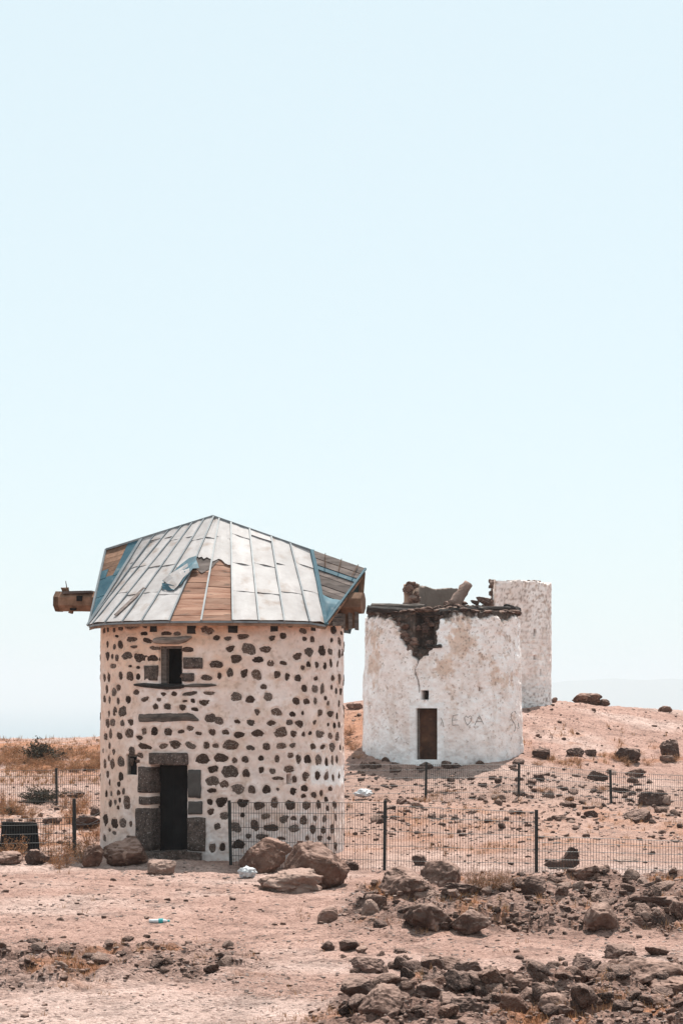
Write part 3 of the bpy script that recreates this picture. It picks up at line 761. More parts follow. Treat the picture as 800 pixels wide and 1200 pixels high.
# step: a rough slab before the door
def slab_box(p, size, mat, name, parent, jit=.012, n=(8, 3, 3)):
    bm = bmesh.new(); bmesh.ops.create_cube(bm, size=1.0)
    bmesh.ops.subdivide_edges(bm, edges=bm.edges[:], cuts=3, use_grid_fill=True)
    V = np.array([v.co[:] for v in bm.verts])
    V = V * size + jit * np.stack([fbm(V[:, 0] * 5 + k * 7, V[:, 1] * 5, V[:, 2] * 5 + p[0], 3) for k in range(3)], -1) * 2
    fs = [[v.index for v in f.verts] for f in bm.faces]; bm.free()
    return mk(name, V + np.asarray(p), fs, mat, parent)
stp = on1(201.5, 1008); 
slab_box((stp[0] + .02, stp[1] - .02, .02), (1.14, .62, .36), M['block'], 'door_step', mill, .03)
# door leaf, set back in the opening
def plate(px0, px1, py0, py1, depth, r_in, name, mat, parent, cxy=C1, R=R1):
    a = on1(px0, py1); b = on1(px1, py0)
    d = np.array([(a[0] + b[0]) / 2 - cxy[0], (a[1] + b[1]) / 2 - cxy[1]]); d /= np.linalg.norm(d)
    return a, b, d
def flat_part(name, mat, parent, px0, px1, py0, py1, setback, thick=.05, cxy=C1, R=R1):
    """a board standing in an opening of the round wall, set back from its face"""
    def hit(px): return cyl_hit(px, cxy[0], cxy[1], R)
    p0, p1 = hit(px0), hit(px1); Y = (p0[1] + p1[1]) / 2
    z1 = EYE + (HOR - py0) * Y / F; z0 = EYE + (HOR - py1) * Y / F
    mid = (p0 + p1) / 2; nrm = mid - cxy; nrm = nrm / np.linalg.norm(nrm)
    tx = np.array([-nrm[1], nrm[0]]); hw = np.linalg.norm(p1 - p0) / 2
    c = mid - nrm * setback
    V = []
    for s in (0, thick):
        for i, z in ((-1, z0), (1, z0), (1, z1), (-1, z1)):
            q = c + tx * hw * i - nrm * s; V.append((q[0], q[1], z))
    return mk(name, V, [[0, 1, 2, 3], [4, 7, 6, 5], [0, 4, 5, 1], [1, 5, 6, 2], [2, 6, 7, 3], [3, 7, 4, 0]], mat, parent)
door = flat_part('door', M['black_paint'], mill, 176.2, 221.2, 895.5, 1001, .30, .04)
for a, b in ((178.5, 184), (185, 195), (196, 206), (207, 218.5)):
    flat_part('door_board', M['black_paint'], door, a, b, 899, 999, .285, .02)
flat_part('door_bar', M['black_paint'], door, 177.5, 219.5, 946, 949.5, .262, .02)
# window of the upper floor
win = flat_part('window_frame', M['wood_grey'], mill, 186.4, 192.5, 758, 801, .09, .09)
flat_part('frame_post', M['wood_grey'], win, 211, 213.6, 758, 801, .09, .09)
flat_part('frame_head', M['wood_grey'], win, 187, 213.4, 757.2, 760, .085, .09)
flat_part('dark_backing', M['black_paint'], mill, 186, 214.5, 756.5, 802, .40, .03)  # added black plate, paints the dark of the open window
w2 = flat_part('window_frame', M['wood_grey'], mill, 148.8, 160.8, 884.4, 886.5, .03, .06)
flat_part('dark_backing', M['black_paint'], mill, 148, 161.5, 883.5, 908.5, .07, .03)  # black plate filling the small opening with painted darkness
for a, b in ((148.6, 150.2), (159.2, 160.9)):
    flat_part('frame_post', M['wood_grey'], w2, a, b, 884.4, 908, .028, .06)
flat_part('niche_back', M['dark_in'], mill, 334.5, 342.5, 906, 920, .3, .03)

def wall_log(pts, r, name, mat, proud=.02, seed=0):
    """a weathered timber bedded in the wall following pixel points (px, py, half height px)"""
    rr = np.random.default_rng(seed); V = []; f = []; n = 8
    for px, py, hh in pts:
        c = on1(px, py); nrm = np.array([c[0] - C1[0], c[1] - C1[1], 0]) / R1
        hz = hh * c[1] / F
        for i in range(n):
            g = 2 * math.pi * i / n
            V.append(c + nrm * (math.cos(g) * r + proud - r * .55) + np.array([0, 0, 1]) * math.sin(g) * hz * (1 + rr.normal() * .1))
    for k in range(len(pts) - 1):
        for i in range(n):
            j = (i + 1) % n; f.append([k * n + i, (k + 1) * n + i, (k + 1) * n + j, k * n + j])
    f.append(list(range(n))); f.append([(len(pts) - 1) * n + i for i in range(n)][::-1])
    return mk(name, V, f, mat, mill)
wall_log([(182, 751, 3.2), (190, 750.5, 4.2), (200, 750.5, 4), (210, 750, 4.2), (218, 749, 3.6), (225, 747, 1.0)], .09, 'window_lintel', M['wood_pale'], .06, 1)
wall_log([(160, 802.5, 1.6), (170, 803, 2.6), (182, 804, 2.8), (196, 804.8, 3.2), (212, 804.5, 3.0), (216, 804, 2)], .08, 'window_sill', M['wood_char'], .05, 2)
wall_log([(215, 804, 1.2), (226, 803.6, 2.4), (240, 803.4, 2.4), (248, 803, 2), (254, 803, .6)], .05, 'bedded_timber', M['wood_grey'], .02, 3)
wall_log([(164, 841.5, 5.4), (175, 841, 5.8), (190, 841, 5.6), (205, 840.4, 5.8), (220, 840, 5.4), (226, 841, 4.6), (233, 844, 1.0)], .06, 'bedded_timber', M['wood_grey'], .02, 4)
# ends of the cap's joists showing at the wall head
for x, w, h in ((127, 4, 11), (180, 9, 11), (225, 11, 13), (273, 11, 12), (321, 10, 11), (367, 8, 10), (391, 5, 10)):
    c0 = on1(x, 728 + h / 2 + 1.5); nrm = np.array([c0[0] - C1[0], c0[1] - C1[1], 0]) / R1
    MB().box_beam(c0 + nrm * .012, c0 - nrm * .6, w * c0[1] / F * 1.0, h * c0[1] / F, (0, 0, 1), .006).build('joist_end', M['wood_char'], mill)

# ------------------------------------------------------------------ the cap
RIDGE = [(125, 645, 38.5), (250, 606, 38.0), (428, 668, 37.4)]
APEX = W(250, 606.5, 38.0)
def ridge_pt(px):
    if px <= 250: t = (px - 125) / 125; a, b = RIDGE[0], RIDGE[1]
    else: t = (px - 250) / 178; a, b = RIDGE[1], RIDGE[2]
    Y = a[2] + (b[2] - a[2]) * t; py = a[1] + (b[1] - a[1]) * t
    return W(px, py, Y)
ZE = 1.42 + EYE
def eave_pt(px):
    p = cyl_hit(px, C1[0], C1[1], 2.85) if 113 < px < 375 else None
    if px <= 113:
        t = (px - 105) / 8.0; a = W(105, 733, 37.1); q = cyl_hit(113, C1[0], C1[1], 2.85); b = np.array([q[0], q[1], ZE]); return a + (b - a) * t
    if px >= 375:
        a = W(381, 732, 36.2); q = cyl_hit(375, C1[0], C1[1], 2.85); b = np.array([q[0], q[1], ZE]); return b + (a - b) * (px - 375) / 6.0
    return np.array([p[0], p[1], ZE])
tops = [167.5, 184, 200, 215, 227, 240.5, 251, 257, 270.5, 292, 317, 339, 365]
bots = [105, 105.6, 111, 125, 145, 167.5, 199, 236, 272.5, 303, 332.5, 362, 381]
cap = mill
def bay(i, u, v):
    """point of bay i; u 0..1 across, v 0 ridge .. 1 eave"""
    a = ridge_pt(tops[i] + (tops[i + 1] - tops[i]) * u); b = eave_pt(bots[i] + (bots[i + 1] - bots[i]) * u)
    return a + (b - a) * v
def bay_n(i):
    a, b, c = bay(i, 0, 0), bay(i, 1, 1), bay(i, 0, 1); d = bay(i, 1, 0)
    n = np.cross(b - a, d - c); n /= np.linalg.norm(n)
    return n if n[2] > 0 else -n
def v_at(i, py):
    lo, hi = 0., 1.
    for _ in range(30):
        m = (lo + hi) / 2; p = bay(i, .5, m)
        if py_of(p[2], p[1]) < py: lo = m
        else: hi = m
    return lo
roof = None
# deck below everything: one closed shell, front and back slope
deck_t = [125] + tops + [428]; deck_b = [105] + bots + [381]
axis = np.array([W(*RIDGE[2])[0] - W(*RIDGE[0])[0], W(*RIDGE[2])[1] - W(*RIDGE[0])[1]]); axis /= np.linalg.norm(axis)
def mirror(p):
    q = np.array([p[0] - C1[0], p[1] - C1[1]]); nn = np.array([-axis[1], axis[0]])
    q = q - 2 * nn * (q @ nn); return np.array([q[0] + C1[0], q[1] + C1[1], p[2]])
top = np.array([ridge_pt(t) for t in deck_t]); bot = np.array([eave_pt(b) for b in deck_b])
v, f = slab(np.stack([bot + [0, 0, -.05], top + [0, 0, -.05]], 1), (0, 0, .05))
roof = mk('roof', v, f, M['wood'], mill); roof['label'] = 'cap of the mill, pale metal sheets with a torn bay of bare boards'
botm = np.array([mirror(b) for b in bot])
v, f = slab(np.stack([top + [0, 0, -.045], botm + [0, 0, -.05]], 1), (0, 0, .05))
mk('back_slope', v, f, M['sheet_blue'], roof)

def sheet(i, v0, v1, mat, name='roof_sheet', lift=.012, u0=0., u1=1., wob=.018, torn=None):
    nu, nv = 7, 8
    n = bay_n(i); P = np.zeros((nu, nv, 3))
    s = rng.uniform(0, 99); tl = rng.normal() * .006
    for a in range(nu):
        for b in range(nv):
            u = u0 + (u1 - u0) * a / (nu - 1); vv = v0 + (v1 - v0) * b / (nv - 1)
            if torn and b == nv - 1: vv += torn[a]
            p = bay(i, u, vv)
            P[a, b] = p + n * (lift + .006 * b / (nv - 1) + tl * (a / (nu - 1) - .5) + wob * float(pn(u * 2.2 + s, vv * 5, s)))
    vt, ft = slab(P, n * .004)
    return mk(name, vt, ft, mat, roof, False)

seams = {0: [.45, .78], 1: [.4, .72], 2: [.33, .6, .8], 3: [], 4: [], 5: []}
for i in range(12):
    if i == 0: cuts = [0, .30, .62, 1]
    elif i <= 5: cuts = [0] + [v_at(i, y + (i % 2) * 2) for y in (630, 662, 694)] + [1]
    else: cuts = [0] + [v_at(i, y + rng.normal() * 1.2) for y in (630, 662, 694)] + [1]
    cuts = [c for k, c in enumerate(cuts) if k == 0 or c - cuts[k - 1] > .04]
    cuts[-1] = 1.0
    if i in (6, 7):
        cuts = [0, v_at(i, 630), v_at(i, 654 if i == 6 else 655)]
    for k in range(len(cuts) - 1):
        mat = M['sheet']
        if i == 11 and k == len(cuts) - 2: mat = M['sheet']
        tn = None
        if i == 6 and k == len(cuts) - 2: tn = [-.01, .01, .0, .02, .0, .01, .015]
        if i == 7 and k == len(cuts) - 2: tn = [.05, .03, .01, .02, .05, .06, .06]
        sheet(i, cuts[k], cuts[k + 1] + (.012 if k + 2 < len(cuts) else .0), mat, lift=.012 + .004 * (len(cuts) - k), torn=tn)
# bare boards in the torn bays
for i, y0 in ((6, 652), (7, 650)):
    va = v_at(i, y0); nb = 12
    for k in range(nb):
        a = va + (1 - va) * k / nb; b = va + (1 - va) * (k + .96) / nb
        n = bay_n(i); lift = -.01 + rng.normal() * .004
        P = np.array([[bay(i, u, a) + n * lift, bay(i, u, b) + n * (lift + rng.normal() * .003)] for u in np.linspace(.02, .98, 4)])
        vt, ft = slab(P, n * .02)
        mk('deck_board', vt, ft, M['deck_board'], roof)
# dark felt left under the tear
n = bay_n(6)
P = np.array([[bay(6, u, v_at(6, 652)) + n * .006, bay(6, u, v_at(6, y)) + n * .006] for u, y in ((.03, 668), (.3, 668), (.6, 672), (.98, 666))])
vt, ft = slab(P, n * .004); mk('roofing_felt', vt, ft, M['grey_board'], roof)
n = bay_n(7)
P = np.array([[bay(7, u, v_at(7, 652)) + n * .006, bay(7, u, v_at(7, y)) + n * .006] for u, y in ((.02, 668), (.25, 660), (.45, 655))])
vt, ft = slab(P, n * .004); mk('roofing_felt', vt, ft, M['grey_board'], roof)
# curled torn sheet
n5 = bay_n(5)
def flap(pxys, name, mat):
    P = []
    for (x0, y0, h0), (x1, y1, h1) in pxys:
        row = []
        for s in np.linspace(0, 1, 4):
            x = x0 + (x1 - x0) * s; y = y0 + (y1 - y0) * s; hh = h0 + (h1 - h0) * s
            # hit the plane of bay 5/6 through this pixel, then lift it
            i = 5
            p0 = bay(i, .5, .5); dirv = np.array([(x - 400) / F, 1, (HOR - y) / F]); o = np.array([0, 0, EYE])
            t = ((p0 - o) @ n5) / (dirv @ n5); row.append(o + dirv * t + n5 * (hh + .03))
        P.append(row)
    P = np.array(P); P = P + rng.normal(size=P.shape) * .012
    vt, ft = slab(P, n5 * .004)
    return mk(name, vt, ft, mat, roof, False)
flap([((231, 655, .04), (233, 667, .02)), ((224, 660, .07), (228, 670, .05)), ((214, 668, .10), (221, 679, .06)), ((204, 677, .09), (214, 687, .04)), ((192, 684, .05), (203, 693, .02))], 'torn_sheet', M['sheet_blue'])
flap([((222, 667, .10), (224, 675, .06)), ((212, 674, .14), (217, 682, .06)), ((203, 680, .13), (210, 690, .05)), ((194, 685, .08), (203, 694, .03))], 'torn_sheet', M['sheet'])
flap([((192, 686, .06), (191, 693, .03)), ((199, 690, .07), (198, 694.5, .02)), ((207, 690, .05), (206, 694, .02))], 'torn_sheet', M['sheet_blue'])
# slipped slat and a hole in the left sheets
i = 4; n = bay_n(4)
MB().box_beam(bay(3, .95, v_at(4, 690)) + n * .05, bay(3, .35, v_at(4, 722)) + n * .05, .10, .015, n).build('slipped_slat', M['grey_board'], roof)
# ribs
for i in range(13):
    k = min(i, 11); u = 0 if i < 12 else 1
    n = bay_n(k); a = bay(k, u, 0); b = bay(k, u, 1.012)
    if i == 12: w, mt = .09, 'sheet_blue'
    elif i == 0: w, mt = .07, 'rib'
    else: w, mt = .034, 'rib'
    MB().box_beam(a + n * .03, b + n * .03, w, .05, n).build('roof_rib', M[mt], roof)
# eave trim, ridge capping
for k in range(12):
    for h in range(1):
        a = bay(k, 0, 1.0); b = bay(k, 1, 1.0)
        MB().box_beam(a + [0, 0, -.025], b + [0, 0, -.025], .03, .04).build('eave_trim', M['rib'], roof)
rp = [125, 167.5, 200, 227, 250, 292, 339, 365]
for a, b in zip(rp, rp[1:]):
    MB().box_beam(ridge_pt(a) + [0, 0, .02], ridge_pt(b) + [0, 0, .02], .10, .04).build('ridge_capping', M['rib'], roof)
# left end facet: blue sheets with a bare wooden corner
def tri(A, B, C, s, t): return A * (1 - s - t) + B * s + C * t
A0, B0, C0 = eave_pt(105), ridge_pt(125), ridge_pt(167.5)
nL = np.cross(B0 - A0, C0 - A0); nL /= np.linalg.norm(nL); nL = nL if nL[1] < 0 else -nL
def band(v0, v1, q0, q1, mat, name, lift):
    P = np.array([[A0 + (B0 + (C0 - B0) * q - A0) * v_ + nL * (lift + .006 * math.sin(9 * v_ + 7 * q)) for v_ in np.linspace(v0, v1, 4)] for q in np.linspace(q0, q1, 5)])
    vt, ft = slab(P, nL * .006); return mk(name, vt, ft, mat, roof)
for k in range(6):
    band(.60 + .066 * k, .60 + .066 * (k + .95), 0.0, .72 + .08 * ((k * 7) % 3), M['wood'], 'bare_board', .018)
band(.02, .36, 0, 1, M['sheet_blue'], 'end_sheet', .014)
band(.35, .60, 0, 1, M['sheet_blue'], 'end_sheet', .020)
band(.59, 1.0, .62, 1, M['sheet_blue'], 'end_sheet', .026)
band(.59, .70, .0, .3, M['sheet_blue'], 'end_sheet', .027)
# right end facet: grey boards, a blue sheet below, metal edge
A1, B1, Cc = ridge_pt(365), ridge_pt(428), eave_pt(381)
nR = np.cross(B1 - A1, Cc - A1); nR /= np.linalg.norm(nR); nR = nR if nR[1] < 0 else -nR
def band2(v0, v1, mat, name, lift, q0=0., q1=1.):
    P = np.array([[Cc + ((A1 + (B1 - A1) * q) - Cc) * (1 - v_) + nR * lift for v_ in np.linspace(v0, v1, 3)] for q in np.linspace(q0, q1, 5)])
    vt, ft = slab(P, nR * .02); return mk(name, vt, ft, mat, roof)
band2(0.0, .10, M['grey_board'], 'end_board', .045)
band2(.11, .19, M['grey_board'], 'end_board', .04)
band2(.195, .25, M['sheet_blue'], 'end_board', .03)
for k in range(5):
    band2(.255 + .068 * k, .255 + .068 * (k + .92), M['grey_board'], 'end_board', .012 + rng.normal() * .006)
for q in (.25, .55, .86):
    a = A1 + (B1 - A1) * q; b = Cc + (a - Cc) * .80
    MB().box_beam(a + nR * .08, b + nR * .08, .016, .012, nR).build('metal_strap', M['rust'], roof)
P = []
for q in np.linspace(0, 1, 6):
    P.append([Cc + ((A1 + (B1 - A1) * q) - Cc) * (1 - v_) + nR * (.035 + .03 * math.sin(5 * q + 4 * v_)) for v_ in np.linspace(.60, .985, 5)])
vt, ft = slab(np.array(P), nR * .004); mk('end_sheet', vt, ft, M['sheet_blue'], roof, True)
MB().box_beam(B1 + nR * .04, Cc + nR * .04, .04, .05, nR).build('verge_trim', M['sheet_blue'], roof)
MB().box_beam(B0 + nL * .03, A0 + nL * .03, .04, .04, nL).build('verge_trim', M['rib'], roof)
# frame inside the open ends
Bm, Am = mirror(Cc), mirror(A0)
MB().box_beam(Cc + [-.25, .45, -.02], Bm + [-.25, -.05, -.02], .12, .12).build('tie_beam', M['wood'], mill)
MB().box_beam(A0 + [.40, .45, -.02], Am + [.40, -.05, -.02], .12, .12).build('tie_beam', M['wood'], mill)
ax3 = np.array([axis[0], axis[1], 0])
for k, (x0, x1, y) in enumerate(((384, 404, 721), (386, 404, 726), (386, 405, 731))):
    MB().box_beam(W(x0, y, 36.6), W(x1, y, 37.2), .14, .075, (0, 0, 1), .004).build('bearing_board', M['wood_grey'], mill)
# wind shaft: an eight-sided log through the cap
SL, SR = W(68.5, 705, 38.62), W(424, 707, 37.0)
sh = MB().prism(SL, SR, .225, .225, 8, 14, .015, .5).build('wind_shaft', M['wood'], mill)
MB().prism(SL + (SL - SR) * .004, SL + (SR - SL) * .012, .235, .235, 8, 2, .0, .5).build('shaft_band', M['rust'], sh)
MB().prism(SR - (SR - SL) * .060, SR + (SR - SL) * .004, .255, .235, 8, 3, .02, .5).build('shaft_collar', M['wood'], sh)
def at_sh(px, py, out=.02):
    t = (px - 68.5) / (423 - 68.5); c = SL + (SR - SL) * t
    return np.array([c[0], c[1] - .2 - out, EYE + (HOR - py) * (c[1] - .2) / F])
MB().box_beam(at_sh(93, 701.3), at_sh(99.5, 701.3), .04, .11).build('mortise', M['black_paint'], sh)
MB().box_beam(at_sh(85, 714), at_sh(92, 714, .0), .06, .05).build('mortise', M['black_paint'], sh)
MB().box_beam(at_sh(76, 694, -.12), at_sh(82, 693, -.12), .12, .12, (0, 0, 1), .02).build('iron_lug', M['rust'], sh)
MB().prism(at_sh(80.5, 694, -.12), at_sh(78.3, 680.5, -.12), .014, .008, 5).build('iron_spike', M['rust'], sh)
MB().box_beam(at_sh(84, 718.5, -.15), at_sh(85, 715, -.15), .10, .07).build('peg', M['wood'], sh)
MB().box_beam(at_sh(76, 694.6, -.1), at_sh(112, 693.4, -.1), .22, .05, (0, 0, 1), .006).build('shaft_plank', M['grey_board'], sh)
# planks hanging under the right end of the shaft
for k, x in enumerate((402, 406, 410.4, 414.6, 418)):
    t = (x - 68.5) / (423 - 68.5); c = SL + (SR - SL) * min(t, 1)
    p = np.array([(x - 400) * (c[1] - .1) / F, c[1] - .1 + .05 * (k % 2), 0])
    zt = EYE + (HOR - 712) * p[1] / F; zb_ = EYE + (HOR - (736.5 + (k * 5 % 3))) * p[1] / F
    MB().box_beam([p[0], p[1], zt], [p[0], p[1], zb_], .075, .05, (0, 1, 0), .004).build('hanging_plank', M['wood'] if k % 2 else M['wood_grey'], mill)
for k, (x0, y0, x1, y1) in enumerate(((423.5, 673, 421, 700), (426, 671, 424, 698))):
    MB().box_beam(W(x0, y0, 37.35), W(x1, y1, 37.3), .07, .05, (0, 1, 0), .006).build('end_plank', M['wood'], mill)

# ------------------------------------------------------------------ whitewashed ruin
C2 = np.array([(518 - 400) * 57 / F, 57.0])
mill2 = thing('ruined_windmill', (C2[0], C2[1], EYE - 2.3), 'roofless whitewashed windmill ruin with a dark gash and scratched graffiti', 'windmill')
ZB2, ZT2 = EYE - 2.75, EYE + 2.5
R2 = lambda z: 2.56 - .12 * (np.asarray(z) - (EYE - 2.3)) / 4.8
def on2(px, py, out=0.0):
    z = EYE
    for _ in range(4):
        r = float(R2(z)) + out
        p = cyl_hit(px, C2[0], C2[1], r); z = EYE + (HOR - py) * p[1] / F
    return np.array([p[0], p[1], z])
def ang2(px, py):
    p = on2(px, py); return math.atan2(p[1] - C2[1], p[0] - C2[0])
def open2(x0, x1, y0, y1):
    xm = (x0 + x1) / 2
    return (ang2(x0, (y0 + y1) / 2), ang2(x1, (y0 + y1) / 2), on2(xm, y1)[2], on2(xm, y0)[2])
OP2 = [open2(487, 512, 830, 890.5), open2(493, 502, 809, 820), open2(560.8, 563.2, 805, 810), open2(609.3, 611, 864, 872)]
# outline of the gash in picture columns: (py, left, right)
GASH = [(700, 436, 535), (716, 440, 530), (722, 452, 521), (728, 464, 515), (734, 467, 509), (740, 469, 508), (746, 471, 508), (752, 473, 508), (757, 476, 507), (761, 479, 505), (764, 482, 499), (768, 483, 497), (771, 486, 493), (774, 489, 490.5), (778, 488.2, 489.4), (784, 485.5, 486.6), (790, 486, 487), (797, 489, 489.8), (806, 490.5, 491.3), (810, 491, 491)]
gy = np.array([g[0] for g in GASH]); gl = np.array([g[1] for g in GASH]); gr_ = np.array([g[2] for g in GASH])
def gash(px, py, n):
    l = np.interp(py, gy, gl) ; r = np.interp(py, gy, gr_)
    k = np.where(py < 772, 1, .15)
    d = np.minimum(px - l, r - px) + n * 5.0 * k + np.where(py < 768, 1.6, -.22)
    m = sstep(-.6, .6, d)
    return m * (py < 812)
def gash_all(T, Z, x, y):
    px = px_of(x, y); py = py_of(Z, y); n = fbm(x * 4, y * 4, Z * 4, 3)
    m = gash(px, py, n) * (np.sin(T) < .1)
    # ragged missing render along the head of the wall
    n2 = fbm(x * 2.5 + 3, y * 2.5, Z * 2.5, 4)
    head = sstep(2.33, 2.42, Z - EYE + .16 * n2 + .05)
    pat = sstep(.50, .58, fbm(x * 5 + 7, y * 5, Z * 5, 4) + .35 * np.exp(-((px - 595) / 8) ** 2 - ((py - 748) / 8) ** 2) - .12) * .35
    return m, np.maximum(m, head), pat
def col2(T, Z, x, y):
    px = px_of(x, y); py = py_of(Z, y)
    n = fbm(x * .8, y * .8, Z * .8, 5); n2 = fbm(x * 2.2 + 5, y * 2.2, Z * 2.2, 5); n3 = fbm(x * 7, y * 7, Z * 7, 4)
    c = np.ones(T.shape + (3,)) * np.array([.90, .825, .80])
    c = lerp3(c, [.94, .91, .905], sstep(-.2, .5, n))
    beige = np.exp(-((px - 537) / 14) ** 2 - ((py - 752) / 26) ** 2) + .9 * np.exp(-((px - 520) / 9) ** 2 - ((py - 785) / 14) ** 2) + .55 * np.exp(-((px - 585) / 22) ** 2 - ((py - 790) / 20) ** 2) + .75 * np.exp(-((px - 438) / 7) ** 2 - ((py - 765) / 40) ** 2) + .25 * sstep(860, 730, py)
    beige = beige * (np.sin(T) < .2)
    c = lerp3(c, [.66, .48, .375], sstep(.35, .95, beige + .75 * n2 + .25 * n3) * .8)
    c = lerp3(c, [.64, .53, .475], sstep(.15, .6, n3 + .3 * n2) * (.15 + .35 * sstep(860, 760, py)))
    n5 = fbm(x * 13, y * 13, Z * 13, 3)
    c = lerp3(c, [.30, .225, .19], sstep(.56, .70, n5 + .35 * n2 + .16 * sstep(830, 740, py)) * .7)
    str_ = fbm(np.arctan2(y - C2[1], x - C2[0]) * 9, Z * .6, 3.0, 4)
    c = lerp3(c, [.66, .54, .47], sstep(.15, .6, str_) * .35 * sstep(2.6, .5, np.abs(Z - EYE)))
    base = sstep(862, 896, py + 14 * n2)
    c = lerp3(c, [.62, .64, .66], base * .6)
    c = lerp3(c, [.30, .28, .27], sstep(886, 897, py + 6 * n3) * sstep(-.3, .4, n2) * .7)
    # pale band of fresh wash round the door
    w = sstep(479, 481, px) * sstep(521, 519, px) * sstep(822, 824, py) * (np.sin(T) < 0)
    c = lerp3(c, [.88, .87, .87], w * .8)
    m, a, pat = gash_all(T, Z, x, y)
    c = lerp3(c, [.40, .28, .22], pat)
    core = np.array([.075, .058, .05]) + .10 * sstep(.1, .7, n3)[..., None] * np.array([1, .74, .6])
    c = c + (core - c) * a[..., None]
    return c
def disp2(T, Z, x, y):
    m, a, pat = gash_all(T, Z, x, y)
    d = .045 * fbm(x * .9, y * .9, Z * .9, 3) + .022 * fbm(x * 4, y * 4, Z * 4, 3) + .008 * fbm(x * 13, y * 13, Z * 13, 2)
    px = px_of(x, y); py = py_of(Z, y)
    deep = sstep(483, 489, px) * sstep(509, 505, px) * sstep(762, 757, py)
    return d - np.maximum(a - m, 0) * .08 - m * (.16 + .34 * deep + .07 * fbm(x * 5, y * 5, Z * 5, 3)) - .03 * pat
def top2(th):
    return ZT2 + .05 * fbm(np.cos(th) * 3, np.sin(th) * 3, 0, 4) + .03 * fbm(np.cos(th) * 14, np.sin(th) * 14, 4, 3)
tower('wall', mill2, M['white_plaster'], C2[0], C2[1], ZB2, ZT2, R2, .62, OP2, 500, 280, col2, disp2, top2, EYE + 1.6, inner=False)
# loose stones standing out of the broken core
RK = []
def ico(sub):
    bm = bmesh.new(); bmesh.ops.create_icosphere(bm, subdivisions=sub, radius=1.0)
    V = np.array([v.co[:] for v in bm.verts]); f = np.array([[v.index for v in q.verts] for q in bm.faces]); bm.free()
    return V, f
ICO = {s: ico(s) for s in (1, 2, 3, 4, 5)}
def rotm(r):
    a = r.normal() * .35; c, q = math.cos(a), math.sin(a)
    return np.array([[c, 0, q], [0, 1, 0], [-q, 0, c]])
def rock_verts(seed, sub, facets=7, rough=.30, fine=.06, box_=.75):
    V, f = ICO[sub]; r = np.random.default_rng(seed); o = r.uniform(-50, 50, 3)
    P = V * (1 + rough * fbm(V[:, 0] * 1.1 + o[0], V[:, 1] * 1.1 + o[1], V[:, 2] * 1.1 + o[2], 3))[:, None]
    P = np.sign(P) * np.abs(P) ** box_; P = P @ rotm(r)
    for _ in range(facets):
        n = r.normal(size=3); n /= np.linalg.norm(n); c = r.uniform(.45, .78)
        d = np.maximum(P @ n - c, 0); P = P - n * d[:, None] * .96
    if sub >= 3:
        q = P * 2.6 + o
        P = P + V * (fine * ridged(q[:, 0], q[:, 1], q[:, 2], 3 if sub < 5 else 4))[:, None]
        if sub >= 5:
            q = P * 6.5 - o
            P = P + V * (.035 * ridged(q[:, 0], q[:, 1], q[:, 2] * 1.8, 3))[:, None]
    lo, hi = P.min(0), P.max(0)
    P = (P - (lo + hi) / 2) / (hi - lo)
    P[:, 2] += .5          # base at 0, unit box
    return P, f
for k in range(16):
    P, f = rock_verts(900 + k, 4 if k < 10 else 3, 8 + k % 5, .34, .09)
    RK.append((mesh_np('rock', P, f, True), P, f))
RKM = {}
def rock_me(k, mat):
    key = (k, mat)
    if key not in RKM:
        me = RK[k][0].copy(); me.materials.append(M[mat]); RKM[key] = me
    return RKM[key]
for k in range(64):
    i = rng.integers(3, 12); y = rng.uniform(722, 768); l, r = np.interp(y, gy, gl), np.interp(y, gy, gr_)
    x = rng.choice([l + abs(rng.normal()) * 5 + 1, r - abs(rng.normal()) * 3 - 1, rng.uniform(l, r)], p=[.55, .15, .3])
    p = on2(x, y, -.14 if x < 486 else -.24); s = rng.uniform(.08, .26)
    o = link('core_stone', rock_me(10 + k % 6, ['rock', 'rock_red', 'rock_tan', 'rock_tan'][k % 4] if x < 487 else ['rock_dark', 'rock_dark', 'rock'][k % 3]), None, mill2)
    o.location = Vector(p) - Vector(mill2.location) - Vector((0, 0, s * .4)); o.scale = (s * 1.1, s, s * rng.uniform(.6, .9)); o.rotation_euler = (0, 0, rng.uniform(0, 6))
# timber and slabs lying on the wall head
def log2(p0, p1, r, mat, name, n=7, j=.13):
    return MB().prism(p0, p1, r, r * .9, n, 7, j, rng.random()).build(name, M[mat], mill2)
log2(W(431, 714, 55.6), W(517, 718.5, 54.75), .125, 'wood_char', 'charred_beam')
log2(W(436, 710.5, 56.4), W(498, 711.5, 55.2), .10, 'wood_grey', 'charred_beam')
log2(W(515, 717, 54.78), W(560, 713.5, 54.85), .09, 'wood_char', 'charred_beam')
log2(W(545, 713.5, 54.9), W(597, 713, 56.0), .075, 'wood_char', 'charred_beam')
log2(W(592, 711.5, 56.1), W(607, 715, 56.6), .11, 'wood_char', 'charred_beam')
log2(W(497, 722, 54.9), W(516, 719.5, 54.75), .05, 'wood_grey', 'charred_beam')
log2(W(500, 757.5, 54.66), W(517, 757.2, 54.45), .06, 'wood_char', 'bedded_timber')
for k in range(58):
    g = rng.uniform(math.pi * 1.02, math.pi * 1.98); r = 2.42 - abs(rng.normal()) * .12
    x = C2[0] + r * math.cos(g); y = C2[1] + r * math.sin(g); q = rng.uniform(.10, .30)
    o = link('head_stone', rock_me(10 + k % 6, ['rock_dark', 'rock_dark', 'rock', 'rock_tan'][k % 4]), None, mill2)
    o.location = Vector((x, y, ZT2 - .06 + rng.random() * .05)) - Vector(mill2.location); o.scale = (q * 1.3, q, q * rng.uniform(.35, .6)); o.rotation_euler = (0, 0, rng.uniform(0, 6))
